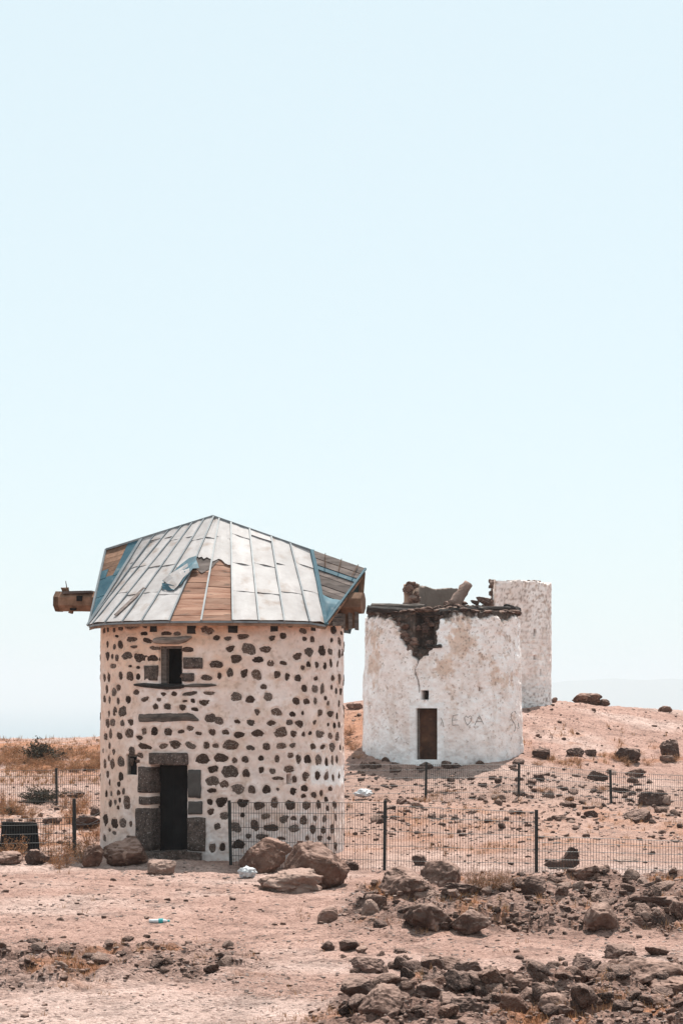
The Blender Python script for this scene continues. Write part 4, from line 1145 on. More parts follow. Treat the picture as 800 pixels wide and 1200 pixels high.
# heap of roof rubble inside the head
hv = []; nr_, na = 9, 40
for a in range(nr_):
    for b in range(na):
        g = 2 * math.pi * b / na; r = 2.3 * a / (nr_ - 1)
        x = C2[0] + r * math.cos(g); y = C2[1] + r * math.sin(g)
        hv.append((x, y, EYE + 2.34 + .40 * (1 - (a / (nr_ - 1)) ** 2) * (.4 + .6 * math.exp(-((x - 3.9) / 1.5) ** 2)) + .10 * float(fbm(x * 2, y * 2, 0, 3))))
hf = [[a * na + b, (a + 1) * na + b, (a + 1) * na + (b + 1) % na, a * na + (b + 1) % na] for a in range(nr_ - 1) for b in range(na)]
mk('roof_rubble', hv, hf, M['rubble_core'], mill2, True)
for k in range(46):
    g = rng.uniform(0, 6.28); r = 2.2 * math.sqrt(rng.random()); x = C2[0] + r * math.cos(g); y = C2[1] + r * math.sin(g)
    s = rng.uniform(.10, .30)
    o = link('rubble_stone', rock_me(10 + k % 6, ['rock', 'rock_dark', 'rock_dark', 'rock'][k % 4]), None, mill2)
    z = EYE + 2.34 + .40 * (1 - (r / 2.3) ** 2) * (.4 + .6 * math.exp(-((x - 3.9) / 1.5) ** 2))
    o.location = Vector((x, y, z - .05)) - Vector(mill2.location); o.scale = (s * 1.2, s, s * .7); o.rotation_euler = (0, 0, rng.uniform(0, 6))
for (x, y, w, h) in ((566, 708, 18, 10), (572, 709, 10, 9), (556, 708, 11, 6), (524, 709, 10, 6), (541, 708, 14, 5)):
    p = W(x, y, 57.2); s = 57.2 / F
    o = link('rubble_stone', rock_me(x % 10, 'rock'), None, mill2); o.location = Vector(p) - Vector(mill2.location) - Vector((0, 0, .03)); o.scale = (w * s, .3, h * s)
# a drum-like chunk of masonry leaning on the rubble
a, b = W(531, 709, 56.9), W(548.5, 684, 57.1)
ch = MB().prism(a, b, .20, .16, 10, 9, .09).build('masonry_chunk', M['rock_tan'], None, True)
ch.location = (0, 0, 0); tag(ch, 'pale drum of broken masonry leaning on top of the whitewashed ruin', 'masonry')
# door void, surround, graffiti
dr = []
def wall_strip(pts, w, name, mat, parent, out=.034):
    V = []; f = []
    P = []
    for x, y in pts:
        q = on2(x, y); th_ = np.array([math.atan2(q[1] - C2[1], q[0] - C2[0])])
        P.append(on2(x, y, float(disp2(th_, np.array([q[2]]), np.array([q[0]]), np.array([q[1]]))[0]) + .012))
    for k in range(len(P)):
        t = P[min(k + 1, len(P) - 1)] - P[max(k - 1, 0)]; t /= np.linalg.norm(t)
        nrm = np.array([P[k][0] - C2[0], P[k][1] - C2[1], 0]); nrm /= np.linalg.norm(nrm)
        s = np.cross(t, nrm) * w / 2
        V += [P[k] + s, P[k] - s, P[k] - s - nrm * .05, P[k] + s - nrm * .05]
    for k in range(len(P) - 1):
        for i in range(4):
            j = (i + 1) % 4; f.append([4 * k + i, 4 * k + j, 4 * k + 4 + j, 4 * k + 4 + i])
    f += [[0, 3, 2, 1], [4 * len(P) - 4, 4 * len(P) - 3, 4 * len(P) - 2, 4 * len(P) - 1]]
    return V, f
gb = MB()
for st in ([(530.5, 838.5), (529.5, 844), (530, 850)], [(530.5, 838.5), (533, 838), (536.5, 837.6)], [(529.8, 844), (533, 843.8), (536, 843.5)], [(530, 850), (533.5, 849.6), (537.5, 849.8)],
           [(547.5, 850), (544.6, 845), (544, 841), (545.6, 839), (548, 841)], [(548, 841), (550.5, 838.8), (552.4, 840.4), (551.5, 845), (547.5, 850)],
           [(556, 849.5), (558.5, 844), (561.5, 838.6)], [(561.5, 838.6), (564, 844), (566.4, 849)], [(557.5, 846), (561, 845.6), (564.6, 845.6)],
           [(604.6, 836.5), (603.5, 833.6), (601, 833.8), (598.6, 837), (598.4, 841), (600.5, 845), (603.2, 848.5), (604, 853), (602.2, 857.5)],
           [(607, 847), (607.6, 852)], [(606.4, 853.6), (608.4, 852.8)], [(516, 841), (518, 845), (516, 849)], [(518.5, 846), (519.5, 852)]):
    q = []
    for (x0, y0), (x1, y1) in zip(st, st[1:]):
        q += [(x0 + (x1 - x0) * s, y0 + (y1 - y0) * s) for s in (0, .33, .66)]
    q.append(st[-1])
    gb.add(*wall_strip(q, .018, '', None, None))
gb.build('graffiti', M['graffiti'], mill2)
def part2(name, mat, px0, px1, py0, py1, setback, thick):
    return flat_part(name, mat, mill2, px0, px1, py0, py1, setback, thick, C2, float(R2(EYE - 1.2)))
dr2 = part2('door', M['rust_door'], 486.5, 512.5, 829.5, 891.5, .34, .04)
dr2['label'] = 'rust-brown door set deep in the whitewashed wall'
part2('door_frame', M['wood_grey'], 487.2, 488.6, 830, 890.5, .12, .08)
part2('door_frame', M['wood_char'], 488, 512, 829.6, 831.4, .12, .08)

# ------------------------------------------------------------------ farther ruin
C3 = np.array([(559 - 400) * 66 / F, 66.0]); R3c = 86 * 66 / F * .999
mill3 = thing('ruined_windmill', (C3[0], C3[1], EYE - .5), 'farther windmill ruin of bare whitened masonry with a broken-down front', 'windmill')
def top3(th):
    a = np.degrees(th) % 360                     # 270 faces the camera, 0 right, 180 left
    n = .06 * fbm(np.cos(th) * 5, np.sin(th) * 5, 0, 4) + .05 * fbm(np.cos(th) * 17, np.sin(th) * 17, 2, 3)
    z = np.full(th.shape, 4.02)
    z = np.where((a > 183) & (a < 278.4), 2.6 + .3 * sstep(215, 190, a), z)       # broken front
    z = np.where((a >= 278.4) | (a < 60), 3.98, z)
    z = np.where((a >= 60) & (a < 100), 3.35, z)
    z = np.where((a >= 100) & (a < 140), 3.92, z)
    z = np.where((a >= 140) & (a <= 183), 3.98, z)
    # slope of the break on the right part
    return EYE + z + n
def col3(T, Z, x, y):
    px = px_of(x, y); py = py_of(Z, y)
    n = fbm(x * .9, y * .9, Z * .9, 5); n2 = fbm(x * 3.1 + 5, y * 3.1, Z * 4.2, 5); n3 = fbm(x * 7.5, y * 7.5, Z * 10, 3)
    c = np.ones(T.shape + (3,)) * np.array([.80, .70, .66])
    c = lerp3(c, [.88, .82, .795], sstep(-.3, .4, n))
    c = lerp3(c, [.30, .225, .19], sstep(.16, .42, n3 + .18 * n2) * (.25 + .55 * sstep(760, 700, py)))
    c = lerp3(c, [.55, .40, .31], sstep(.3, .7, n2) * .5)
    c = lerp3(c, [.64, .68, .70], sstep(785, 815, py + 8 * n2) * .6)
    c = lerp3(c, [.26, .24, .23], sstep(800, 818, py + 10 * n2) * sstep(.0, .5, n3) * .8)
    hrow = .19; row = np.floor(Z / hrow + .25 * n); arc = T * R3c
    wid = .30 + .12 * np.sin(row * 12.9); u = arc / wid + np.sin(row * 78.2) * 3 + .2 * n2
    fx = np.abs(u - np.floor(u) - .5) * 2; fz = np.abs((Z / hrow + .25 * n) - row - .5) * 2
    jt = np.maximum(sstep(.78, .95, fx), sstep(.70, .92, fz))
    tone = np.sin(np.floor(u) * 37.7 + row * 91.1)
    up_ = .35 + .65 * sstep(790, 715, py)
    c = lerp3(c, [.50, .36, .29], sstep(.2, .9, tone) * .55 * up_)
    c = lerp3(c, [.34, .255, .215], jt * sstep(-.5, .2, n3) * .6 * up_)
    edge = sstep(583, 574, px + 6 * n2) * (np.sin(T) < .1) * (py < 720)
    c = lerp3(c, [.44, .26, .17], edge * .8)
    return c
def disp3(T, Z, x, y):
    return .02 * fbm(x * 1.5, y * 1.5, Z * 1.5, 3) + .022 * fbm(x * 5, y * 5, Z * 7, 3)
def ang3(px): 
    p = cyl_hit(px, C3[0], C3[1], R3c); return math.atan2(p[1] - C3[1], p[0] - C3[0])
def open3(x0, x1, y0, y1):
    p = cyl_hit((x0 + x1) / 2, C3[0], C3[1], R3c); return (ang3(x0), ang3(x1), EYE + (HOR - y1) * p[1] / F, EYE + (HOR - y0) * p[1] / F)
OP3 = [open3(624.5, 627, 743, 747.5), open3(624.5, 628, 768, 773), open3(632, 634.3, 784, 792)]
tower('wall', mill3, M['white_plaster'], C3[0], C3[1], EYE - 1.3, EYE + 3.0, lambda z: R3c + 0 * z, .55, OP3, 260, 150, col3, disp3, top3, EYE + 1.9)
# broken inner face of the left stub and loose head stones
def head_stone(a_deg, r, z, s, mat, k):
    a = math.radians(a_deg)
    o = link('head_stone', rock_me(10 + k % 6, mat), None, mill3)
    o.location = Vector((C3[0] + r * math.cos(a), C3[1] + r * math.sin(a), z)) - Vector(mill3.location); o.scale = (s * 1.2, s * 1.2, s); o.rotation_euler = (0, 0, rng.uniform(0, 6))
for k in range(60):
    a = rng.uniform(0, 360); zt = float(top3(np.array([math.radians(a)]))[0])
    head_stone(a, R3c - rng.uniform(.08, .45), zt - .09, rng.uniform(.10, .17), ['rock', 'rock_tan', 'rock_red'][k % 3], k)
for k in range(40):
    zz = EYE + rng.uniform(2.6, 4.0); head_stone(278.7 + rng.normal() * .35, R3c - rng.uniform(.08, .5), zz - .1, rng.uniform(.12, .20), ['rock_red', 'rock_tan', 'rock'][k % 3], k)
for k in range(34):
    zz = EYE + rng.uniform(2.8, 4.0); head_stone(184 + rng.normal() * 1.0, R3c - rng.uniform(.05, .52), zz - .1, rng.uniform(.14, .26), ['rock_red', 'rock_tan', 'rock_red'][k % 3], k)

# ------------------------------------------------------------------ wire fences
def post(fence, x, y, z0, z1, w=.06):
    MB().box_beam([x, y, z0], [x + rng.normal() * .018, y + rng.normal() * .02, z1], w, w, (0, 1, 0)).build('post', M['post'], fence)
def panel(fence, a, b, za0, za1, zb0, zb1, pitch=.052, hor=(0, .18, .40, .62, .84, 1.0), r=.0048):
    """a,b: xy of the ends; z bottom/top at both ends"""
    a = np.array(a); b = np.array(b); L_ = np.linalg.norm(b - a); n = int(L_ / pitch); m = MB()
    for k in range(n + 1):
        t = k / n; p = a + (b - a) * t
        z0 = za0 + (zb0 - za0) * t; z1 = za1 + (zb1 - za1) * t
        sag = .03 * math.sin(t * 9 + a[0])
        m.prism([p[0], p[1] + sag, z0], [p[0], p[1] + sag, z1], r, r, 3)
    for h in hor:
        for t0, t1 in zip(np.linspace(0, 1, 9), np.linspace(0, 1, 9)[1:]):
            q = []
            for t in (t0, t1):
                p = a + (b - a) * t; z = (za0 + (zb0 - za0) * t) * (1 - h) + (za1 + (zb1 - za1) * t) * h
                q.append([p[0], p[1] + .03 * math.sin(t * 9 + a[0]) - .006, z])
            m.prism(q[0], q[1], r * 1.25, r * 1.25, 3)
    m.build('wire_panel', M['wire'], fence)

def gz(x, y): return float(ground_h(np.array([x]), np.array([y]))[0])
# near fence, right of the mill door
DF = 33.4
fr = thing('wire_fence', (W(450, 1025, DF)[0], DF, 0), 'dark welded-wire fence running from the capped mill past boulders', 'fence')
ZF = lambda py, d: EYE + (HOR - py) * d / F
pr = [(271, 938, 34.6), (450, 938, 33.6), (628, 949, 33.2), (806, 975, 33.0)]
for x, yt, d in pr:
    X = (x - 400) * d / F; post(fr, X, d, gz(X, d) - .25, ZF(yt, d))
for (x0, t0, d0), (x1, t1, d1), y0, y1 in ((pr[0], pr[1], 940.5, 940.5), (pr[1], pr[2], 944, 952), (pr[2], pr[3], 980, 986)):
    a = ((x0 - 400) * d0 / F, d0); b = ((x1 - 400) * d1 / F, d1)
    panel(fr, a, b, gz(*a) - .03, ZF(y0, d0), gz(*b) - .03, ZF(y1, d1))
# near fence, left of the mill
fl = thing('wire_fence', ((88 - 400) * 36.2 / F, 36.2, 0), 'short dark wire fence by the black board, left of the capped mill', 'fence')
pl = [(-92, 944, 35.6), (88, 936, 36.2)]
for x, yt, d in pl:
    X = (x - 400) * d / F; post(fl, X, d, gz(X, d) - .25, ZF(yt, d), .065)
a = ((-92 - 400) * 35.6 / F, 35.6); b = ((88 - 400) * 36.2 / F, 36.2)
panel(fl, a, b, gz(*a) - .03, ZF(962, 35.6), gz(*b) - .03, ZF(958, 36.2))
for k, (y0, y1) in enumerate(((955.5, 951), (961, 963), (966, 958))):
    p0 = W(88, y0, 36.2); p1 = W(119.5, y1, 37.6)
    m = MB(); pts = [p0 + (p1 - p0) * t + np.array([0, 0, -.07 * math.sin(math.pi * t)]) for t in np.linspace(0, 1, 7)]
    for q0, q1 in zip(pts, pts[1:]): m.prism(q0, q1, .006, .006, 3)
    m.build('loose_wire', M['rib'], fl)
# far fence
DB = 50.0
fb = thing('wire_fence', ((498 - 400) * DB / F, DB, 0), 'long thin wire fence crossing the stony field before the whitewashed ruin', 'fence')
xs = [-151, -42, 67, 176, 285, 391, 498, 607, 716, 825, 934]; yt = [901, 901, 900, 898, 896, 894, 893, 894, 902, 908, 912]
for x, y in zip(xs, yt):
    X = (x - 400) * DB / F; post(fb, X, DB, gz(X, DB) - .25, ZF(y, DB), .065)
for k in range(len(xs) - 1):
    a = ((xs[k] - 400) * DB / F, DB); b = ((xs[k + 1] - 400) * DB / F, DB)
    panel(fb, a, b, gz(*a) - .02, ZF(yt[k] + 2.5, DB), gz(*b) - .02, ZF(yt[k + 1] + 2.5, DB), .055)

# ------------------------------------------------------------------ boulders that can be picked out
_bs = 0
def boulder(cx, by, w, h, mat, label, depth=None, name='boulder', rot=None, facets=6, rough=.30, dscale=.8, sub=5, seed=None, tilt=0, group=None, sink=.14, fine=.085, box=.75):
    global _bs; _bs += 1
    if depth is None: g = G(cx, by); d = g[1]
    else: d = depth
    s = d / F; X = (cx - 400) * s
    P, f = rock_verts(seed or (2000 + _bs), sub, facets, rough, fine, box)
    if rot is None: rot = rng.uniform(-.25, .25)
    c, sn = math.cos(tilt), math.sin(tilt)
    P = P.copy(); P[:, 2] -= .5
    P = np.stack([P[:, 0] * c - P[:, 2] * sn, P[:, 1], P[:, 0] * sn + P[:, 2] * c], -1)
    lo, hi = P.min(0), P.max(0); P = (P - (lo + hi) / 2) / (hi - lo); P[:, 2] += .5
    ww, hh = w * s, h * s / (1 - sink)
    P = P * [ww, ww * dscale, hh]
    me = mesh_np(name, P, f, True)
    o = link(name, me, M[mat])
    yc = d + ww * dscale * .25
    o.location = (X, yc, gz(X, yc) * 0 + (EYE + (HOR - by) * s) - hh * sink)
    o.rotation_euler = (0, 0, rot)
    return tag(o, label, 'rock', group)
B = boulder
B(145, 1014, 55, 33, 'rock_red', 'reddish-brown block of rock just left of the dark mill doorstep', facets=9)
B(108.5, 1017, 26, 28, 'rock_red', 'upright brown boulder beside the reddish block at the mill foot', facets=8)
B(42.5, 1014, 31, 19, 'rock_dark', 'dark grey pointed rock in front of the black board', facets=8)
B(10, 1013, 32, 15, 'rock', 'low brown rock below the black board corner', facets=6)
B(188, 1025, 34, 17, 'rock_tan', 'pale flat-topped rock in front of the mill doorstep', facets=6)
B(310, 1023, 64, 41, 'rock_red', 'big square brown boulder with the crumpled bag at its foot', facets=8, rough=.22, seed=4003, box=.5)
B(369, 1040, 84, 53, 'rock_red', 'big sloping dark brown boulder against the wire fence', facets=5, rough=.25, seed=4013, dscale=.75, box=.62, tilt=-.22)
B(340, 1045, 78, 25, 'rock_tan', 'low crumbling tan rock lying in front of the two big brown boulders', facets=1, rough=.55, box=1.05, fine=.16, sink=.30)
B(411, 1021, 20, 12, 'rock_dark', 'small dark rock between the sloping boulder and the fence post')
B(478, 1049, 68, 32, 'rock', 'jagged brown boulder below the middle fence post', facets=7, seed=4022)
B(515, 1042, 52, 34, 'rock', 'smooth rounded boulder leaning behind the jagged brown one', facets=3, rough=.2)
B(538, 1051, 44, 17, 'rock_dark', 'flat dark slab resting on the rounded boulder foot', facets=7)
B(498, 1055, 27, 13, 'rock_tan', 'small pale rounded stone under the jagged brown boulder', facets=3)
B(524, 1056, 22, 11, 'rock_tan', 'small pale stone under the flat dark slab', facets=3)
B(491, 1015, 18, 14, 'rock_dark', 'dark stone perched behind the rounded boulder')
B(625, 1054, 32, 28, 'rock_dark', 'dark boulder at the foot of the fence post with the sagging panel', facets=7)
B(690, 1031, 44, 18, 'rock', 'broken brown rocks in front of the dark hollow boulder', facets=7)
B(708, 1096, 46, 37, 'rock', 'rounded dark boulder alone at the edge of the dirt track', facets=5, rough=.25)
B(502, 1093, 60, 34, 'rock', 'knobbly brown outcrop at the near end of the rubble bank', facets=5, rough=.4)
B(551, 1096, 50, 30, 'rock', 'blunt boulder next to the knobbly outcrop beside the track', facets=7, rough=.3)
B(384, 1082, 27, 19, 'rock', 'brown boulder at the tip of the rubble bank', facets=6)
B(434, 1078, 22, 24, 'rock_tan', 'upright oval tan stone in the rubble bank', facets=3, rough=.15)
B(409, 1114, 24, 13, 'rock_dark', 'dark lumpy stone on the bare track', facets=5)
B(384, 1115, 17, 12, 'rock_dark', 'small dark stone beside the lumpy one on the track', facets=5)
B(469, 1119, 17, 8, 'rock_dark', 'small flat dark stone with pointed ends on the track', facets=5)
B(424, 1117, 16, 8, 'rock', 'thin brown stone touching the lumpy dark one', facets=5)
B(764, 1165, 96, 42, 'rock', 'long whale-backed boulder on the near slope', facets=4, rough=.25, seed=4044, dscale=.6)
B(790, 1172, 60, 28, 'rock_red', 'brown slab below the whale-backed boulder', facets=6)
B(450, 1198, 62, 42, 'rock', 'massive cracked outcrop in the nearest rocks', facets=8, seed=4051)
B(421, 1176, 46, 30, 'rock_dark', 'dark wedge of rock leaning on the cracked outcrop', facets=7)
B(430, 1140, 42, 18, 'rock_dark', 'dark ridge of rock behind the leaning wedge', facets=6)
B(500, 1172, 36, 20, 'rock_dark', 'dark rock right of the cracked outcrop', facets=6)
B(507, 1140, 28, 18, 'rock_dark', 'rounded dark rock topping the nearest rocks', facets=4)
B(548, 1146, 40, 20, 'rock_dark', 'sloping dark slab among the nearest rocks', facets=7)
B(604, 1160, 34, 19, 'rock', 'humped brown rock among the nearest rocks', facets=4)
B(602, 1195, 34, 30, 'rock_red', 'upright reddish rock among the nearest rocks', facets=6)
B(545, 1195, 46, 26, 'rock_dark', 'broad dark rock at the foot of the near slope', facets=6)
B(650, 1188, 40, 22, 'rock', 'layered brown rock on the near slope', facets=7)
B(660, 1198, 30, 22, 'rock_dark', 'blocky dark rock below the layered one', facets=8)
B(682, 1138, 26, 17, 'rock_dark', 'dark pointed rock at the track side of the near slope', facets=6)
B(704, 1156, 26, 11, 'rock', 'flat brown rock with an upturned tip', facets=5)
B(728, 1124, 40, 17, 'rock_dark', 'cluster-like dark rock above the whale-backed boulder', facets=6, rough=.4)
B(770, 1121, 30, 12, 'rock_dark', 'low dark rock beside the track above the whale-backed boulder', facets=6)
B(766, 1062, 56, 12, 'rock_dark', 'long low dark ledge in the rubble bank', facets=5)
B(745, 1086, 28, 13, 'rock', 'brown stone right of the rounded boulder by the track', facets=5)
B(759, 1045, 20, 12, 'rock_dark', 'dark pointed stone on the rubble bank', facets=8)
# hill and skyline
B(688, 827, 38, 15, 'rock_red', 'peaked brown outcrop on the right-hand skyline', facets=5, depth=70.5, box=1.0, rough=.45)
B(708, 827, 14, 8, 'rock', 'small rock beside the peaked skyline outcrop', depth=70.7)
B(779.5, 838, 17, 11, 'rock_red', 'lone rounded boulder on the falling skyline', facets=5, depth=70.2)
B(649, 823, 8, 6, 'rock', 'little stone by the foot of the far ruin', depth=66)
B(785, 888, 24, 22, 'rock_dark', 'round dark boulder on the hillside above a pale stone', facets=2, box=1.0)
B(783, 893, 20, 8, 'rock_tan', 'pale grey stone at the foot of the round dark boulder')
B(736, 894, 32, 18, 'rock_dark', 'sloping dark boulder on the hillside', facets=2, box=1.0, tilt=-.35)
B(634, 888, 23, 12, 'rock_dark', 'dark boulder just right of the whitewashed ruin', facets=5, box=1.0)
B(673, 886, 22, 10, 'rock_dark', 'low dark wedge of rock on the hillside', facets=6, box=1.0, tilt=-.2)
B(692, 886, 15, 8, 'rock_dark', 'small dark rock next to the low wedge')
B(415, 832, 20, 9, 'rock', 'brown rocks on the rise left of the whitewashed ruin', depth=64)
B(745, 910, 26, 10, 'rock', 'brown rock behind the far fence, end of the hillside row')
B(700, 915, 26, 12, 'rock_dark', 'dark rock right behind the far fence post')
B(765, 943, 36, 16, 'rock_dark', 'dark craggy rock in the field beyond the near fence', facets=6)
B(748, 964, 34, 16, 'rock_dark', 'dark craggy rock on the bank behind the near fence', facets=6)
B(726, 930, 30, 9, 'rock_dark', 'flat dark rock in the field by the far fence')
B(735, 1010, 32, 6, 'rock_tan', 'pale flat stone on the sand behind the sagging fence panel', facets=4)
B(101, 972, 36, 18, 'rock_dark', 'dark rocks in the shade at the left side of the mill', facets=8)
B(112, 957, 12, 14, 'rock_dark', 'upright dark stone at the left side of the mill', facets=8)
B(60, 966, 22, 9, 'rock_dark', 'dark flat rock in the dry field behind the left fence')
B(88, 935, 22, 9, 'rock_dark', 'dark low rock behind the far fence on the left')
# dark hollow boulder behind the fence: block with a raised end
g = G(659, 1018); s = g[1] / F
P, f = rock_verts(4100, 5, 8, .12, .05)
P = P * [42 * s, 26 * s, 34 * s]
xx = P[:, 0] / (42 * s)
topz = np.interp(xx, [-.5, -.42, -.1, .05, .2, .5], [.52, .48, .40, .55, .98, 1.0])
P[:, 2] *= topz
hb = link('boulder', mesh_np('boulder', P, f, True), M['rock_dark']); hb.location = (g[0], g[1] + .2, g[2] - .05)
tag(hb, 'dark hollow boulder with one raised end behind the sagging fence panel', 'rock')

# ------------------------------------------------------------------ scattered stones: individuals, then uncountable rubble, gravel
ZONES = [  # x0,x1,y0,y1, count, size px lo-hi, mats, label, group
    (400, 800, 1136, 1200, 92, (13, 38), ('rock', 'rock_dark', 'rock', 'rock_dark', 'rock_red'), 'rough stone among the nearest heap of broken rocks', 'stones of the nearest rock heap'),
    (440, 800, 1120, 1140, 22, (10, 22), ('rock_dark', 'rock'), 'stone along the upper edge of the nearest rock heap', 'stones edging the nearest rock heap'),
    (430, 800, 1042, 1092, 66, (10, 30), ('rock', 'rock_tan', 'rock', 'rock_dark'), 'stone in the rubble bank between track and near fence', 'stones of the rubble bank'),
    (590, 800, 1026, 1046, 24, (10, 22), ('rock', 'rock_tan', 'rock_dark'), 'stone along the foot of the sagging fence panel', 'stones under the sagging panel'),
    (20, 270, 1098, 1150, 26, (10, 24), ('rock', 'rock_tan', 'rock_dark'), 'low stone half sunk in the bare dirt track', 'stones sunk in the track'),
    (420, 800, 898, 975, 46, (9, 18), ('rock', 'rock_dark', 'rock_tan'), 'stone in the field between the two fences', 'stones in the fenced field'),
    (420, 610, 890, 906, 22, (9, 17), ('rock_dark', 'rock'), 'stone along the foot of the whitewashed ruin', 'stones at the foot of the ruin'),
]
tot = 0
for zi, (x0, x1, y0, y1, n, (a, b), mats, lab, grp) in enumerate(ZONES):
    px = rng.uniform(x0, x1, n); py = rng.uniform(y0, y1, n)
    ok, X, D = Gmany(px, py); H = ground_h(X, D)
    sz = a + (b - a) * rng.random(n) ** 2
    for k in range(n):
        if not ok[k]: continue
        s = D[k] / F * sz[k]
        if np.hypot(X[k] - C1[0], D[k] - C1[1]) < R1 + .1 or np.hypot(X[k] - C2[0], D[k] - C2[1]) < 2.5: continue
        o = link('loose_stone', rock_me(int(rng.integers(0, 16)), mats[k % len(mats)]), None)
        hh = s * rng.uniform(.5, .9)
        o.location = (X[k], D[k], H[k] - hh * .36); o.scale = (s, s * rng.uniform(.7, 1.0), hh)
        o.rotation_euler = (rng.normal() * .15, rng.normal() * .15, rng.uniform(0, 6.28))
        tone = {'rock': 'mid-brown', 'rock_dark': 'dark', 'rock_red': 'reddish', 'rock_tan': 'pale tan'}[mats[k % len(mats)]]
        tag(o, tone + ' ' + lab, 'stone', tone + ' ' + grp); tot += 1

def scatter(name, n, sub, lo, hi, dens, mat, variants=24, expo=3.0, xr=(-120, 920), yr=(824, 1215), flat=(.4, .8), label=None):
    px = rng.uniform(*xr, n); py = rng.uniform(*yr, n)
    ok, X, D = Gmany(px, py)
    w = dens(px, py, X, D)
    keep = ok & (rng.random(n) < w) & (np.hypot(X - C1[0], D - C1[1]) > R1 + .04) & (np.hypot(X - C2[0], D - C2[1]) > 2.5) & (np.hypot(X - C3[0], D - C3[1]) > 2.7)
    X, D = X[keep], D[keep]; H = ground_h(X, D); m = len(X)
    s = (lo + (hi - lo) * rng.random(m) ** expo * np.where(D > 54, .45, 1)) * D / F
    base = [rock_verts(7000 + k, sub, 5, .3) for k in range(variants)]
    vi = rng.integers(0, variants, m); vs = []; fs = []; off = 0
    for k in range(variants):
        I = np.nonzero(vi == k)[0]
        if len(I) == 0: continue
        P, f = base[k]; nv = len(P)
        g = rng.uniform(0, 6.28, len(I)); c, sn = np.cos(g), np.sin(g); hz = rng.uniform(*flat, len(I)) * s[I]; wy = rng.uniform(.6, 1., len(I))
        x = P[None, :, 0] * s[I][:, None]; y = P[None, :, 1] * (s[I] * wy)[:, None]; z = (P[None, :, 2] - .35) * hz[:, None]
        V = np.stack([x * c[:, None] - y * sn[:, None] + X[I][:, None], x * sn[:, None] + y * c[:, None] + D[I][:, None], z + H[I][:, None]], -1)
        vs.append(V.reshape(-1, 3)); fs.append((f[None] + (np.arange(len(I)) * nv)[:, None, None] + off).reshape(-1, 3)); off += len(I) * nv
    me = mesh_np(name, np.concatenate(vs), np.concatenate(fs), sub >= 3)
    o = link(name, me, M[mat]); tag(o, label, 'rubble' if sub > 1 else 'gravel', None, 'stuff'); return m
def dens_r(px, py, X, D): return np.clip(.06 + rub_mask(X, D) * np.where(D < 34, .85, 1.2), 0, 1)
def dens_g(px, py, X, D): return np.clip(.35 + .6 * fbm(X * .5, D * .5, 4, 3) + rub_mask(X, D) * .5, .05, 1)
scatter('rubble', 13000, 2, 3, 11, dens_r, 'rock', label='small broken rock strewn over the rubble banks and hillside')
scatter('gravel', 50000, 1, 1.0, 6.0, dens_g, 'gravel', flat=(.2, .5), label='loose gravel and chips strewn over the dry earth')

# ------------------------------------------------------------------ dry plants
def shrub_mesh(seed, n_stem, n_leaf, leaf, spread=.5, upright=.5, twig_r=.006):
    r = np.random.default_rng(seed); st = MB(); LV = []; LF = []
    tips = []
    for k in range(n_stem):
        g = r.uniform(0, 6.28); e = r.uniform(upright, 1.45); L_ = r.uniform(.55, 1.0)
        d = np.array([math.cos(g) * math.cos(e) * spread * 2, math.sin(g) * math.cos(e) * spread * 2, math.sin(e)])
        p = np.array([r.normal() * .06, r.normal() * .06, -.05]); pts = [p]
        for j in range(4):
            p = p + d * L_ / 4 + r.normal(size=3) * .05; pts.append(p)
        for a, b in zip(pts, pts[1:]): st.prism(a, b, twig_r, twig_r * .7, 3)
        for j in range(3):
            a = pts[1 + j]; b = a + (d * .3 + r.normal(size=3) * .22) * .7
            st.prism(a, b, twig_r * .7, twig_r * .4, 3); tips += [(a, b)]
        tips += list(zip(pts[1:], pts[2:]))
    for k in range(n_leaf):
        a, b = tips[r.integers(len(tips))]; c = a + (b - a) * r.random() + r.normal(size=3) * .045
        c[2] = max(c[2], .01)
        u = r.normal(size=3); u /= np.linalg.norm(u); v = np.cross(u, r.normal(size=3)); v /= np.linalg.norm(v)
        l = leaf * r.uniform(.6, 1.4); n = len(LV)
        LV += [c - u * l, c + v * l * .45, c + u * l, c - v * l * .45]; LF.append([n, n + 1, n + 2, n + 3])
    return mesh_np('stems', np.array(st.v), st.f), mesh_np('foliage', np.array(LV), np.array(LF))
SHD = [shrub_mesh(10 + k, 34, 3200, .045, .5, .30) for k in range(2)]
SHO = [shrub_mesh(20 + k, 22, 620, .028, .5, .5, .008) for k in range(4)]
SHT = [shrub_mesh(40 + k, 14, 240, .022, .3, .95, .008) for k in range(2)]
for a, b in SHD: a.materials.append(M['twig']); b.materials.append(M['leaf_dark'])
for a, b in SHO + SHT: a.materials.append(M['twig']); b.materials.append(M['leaf_dry'])
def shrub(px, py, w, h, kind, label, name='dry_shrub', group=None, k=0, depth=None):
    me = {'dark': SHD, 'dry': SHO, 'tall': SHT}[kind]; me = me[k % len(me)]
    g = G(px, py) if depth is None else np.array([(px - 400) * depth / F, depth, 0])
    s = g[1] / F
    o = thing(name, (g[0], g[1], gz(g[0], g[1])), label, 'shrub', group)
    sw = {'dark': 1.15, 'dry': 1.1, 'tall': .7}[kind]
    o.scale = (w * s / sw, w * s / sw, h * s / 1.0); o.rotation_euler = (0, 0, random.uniform(0, 6.28))
    for m, nm in zip(me, ('stems', 'foliage')):
        c = link(nm, m, None, o)
    return o
shrub(46, 893, 40, 28, 'dark', 'dark green bush on the orange hillside at the skyline slope', 'dark_bush')
shrub(48, 942, 38, 26, 'dark', 'dark bush behind the far fence post on the left', 'dark_bush', k=1)
shrub(10, 955, 24, 10, 'dark', 'low dark bush in the dry field behind the far fence', 'dark_bush', k=1)
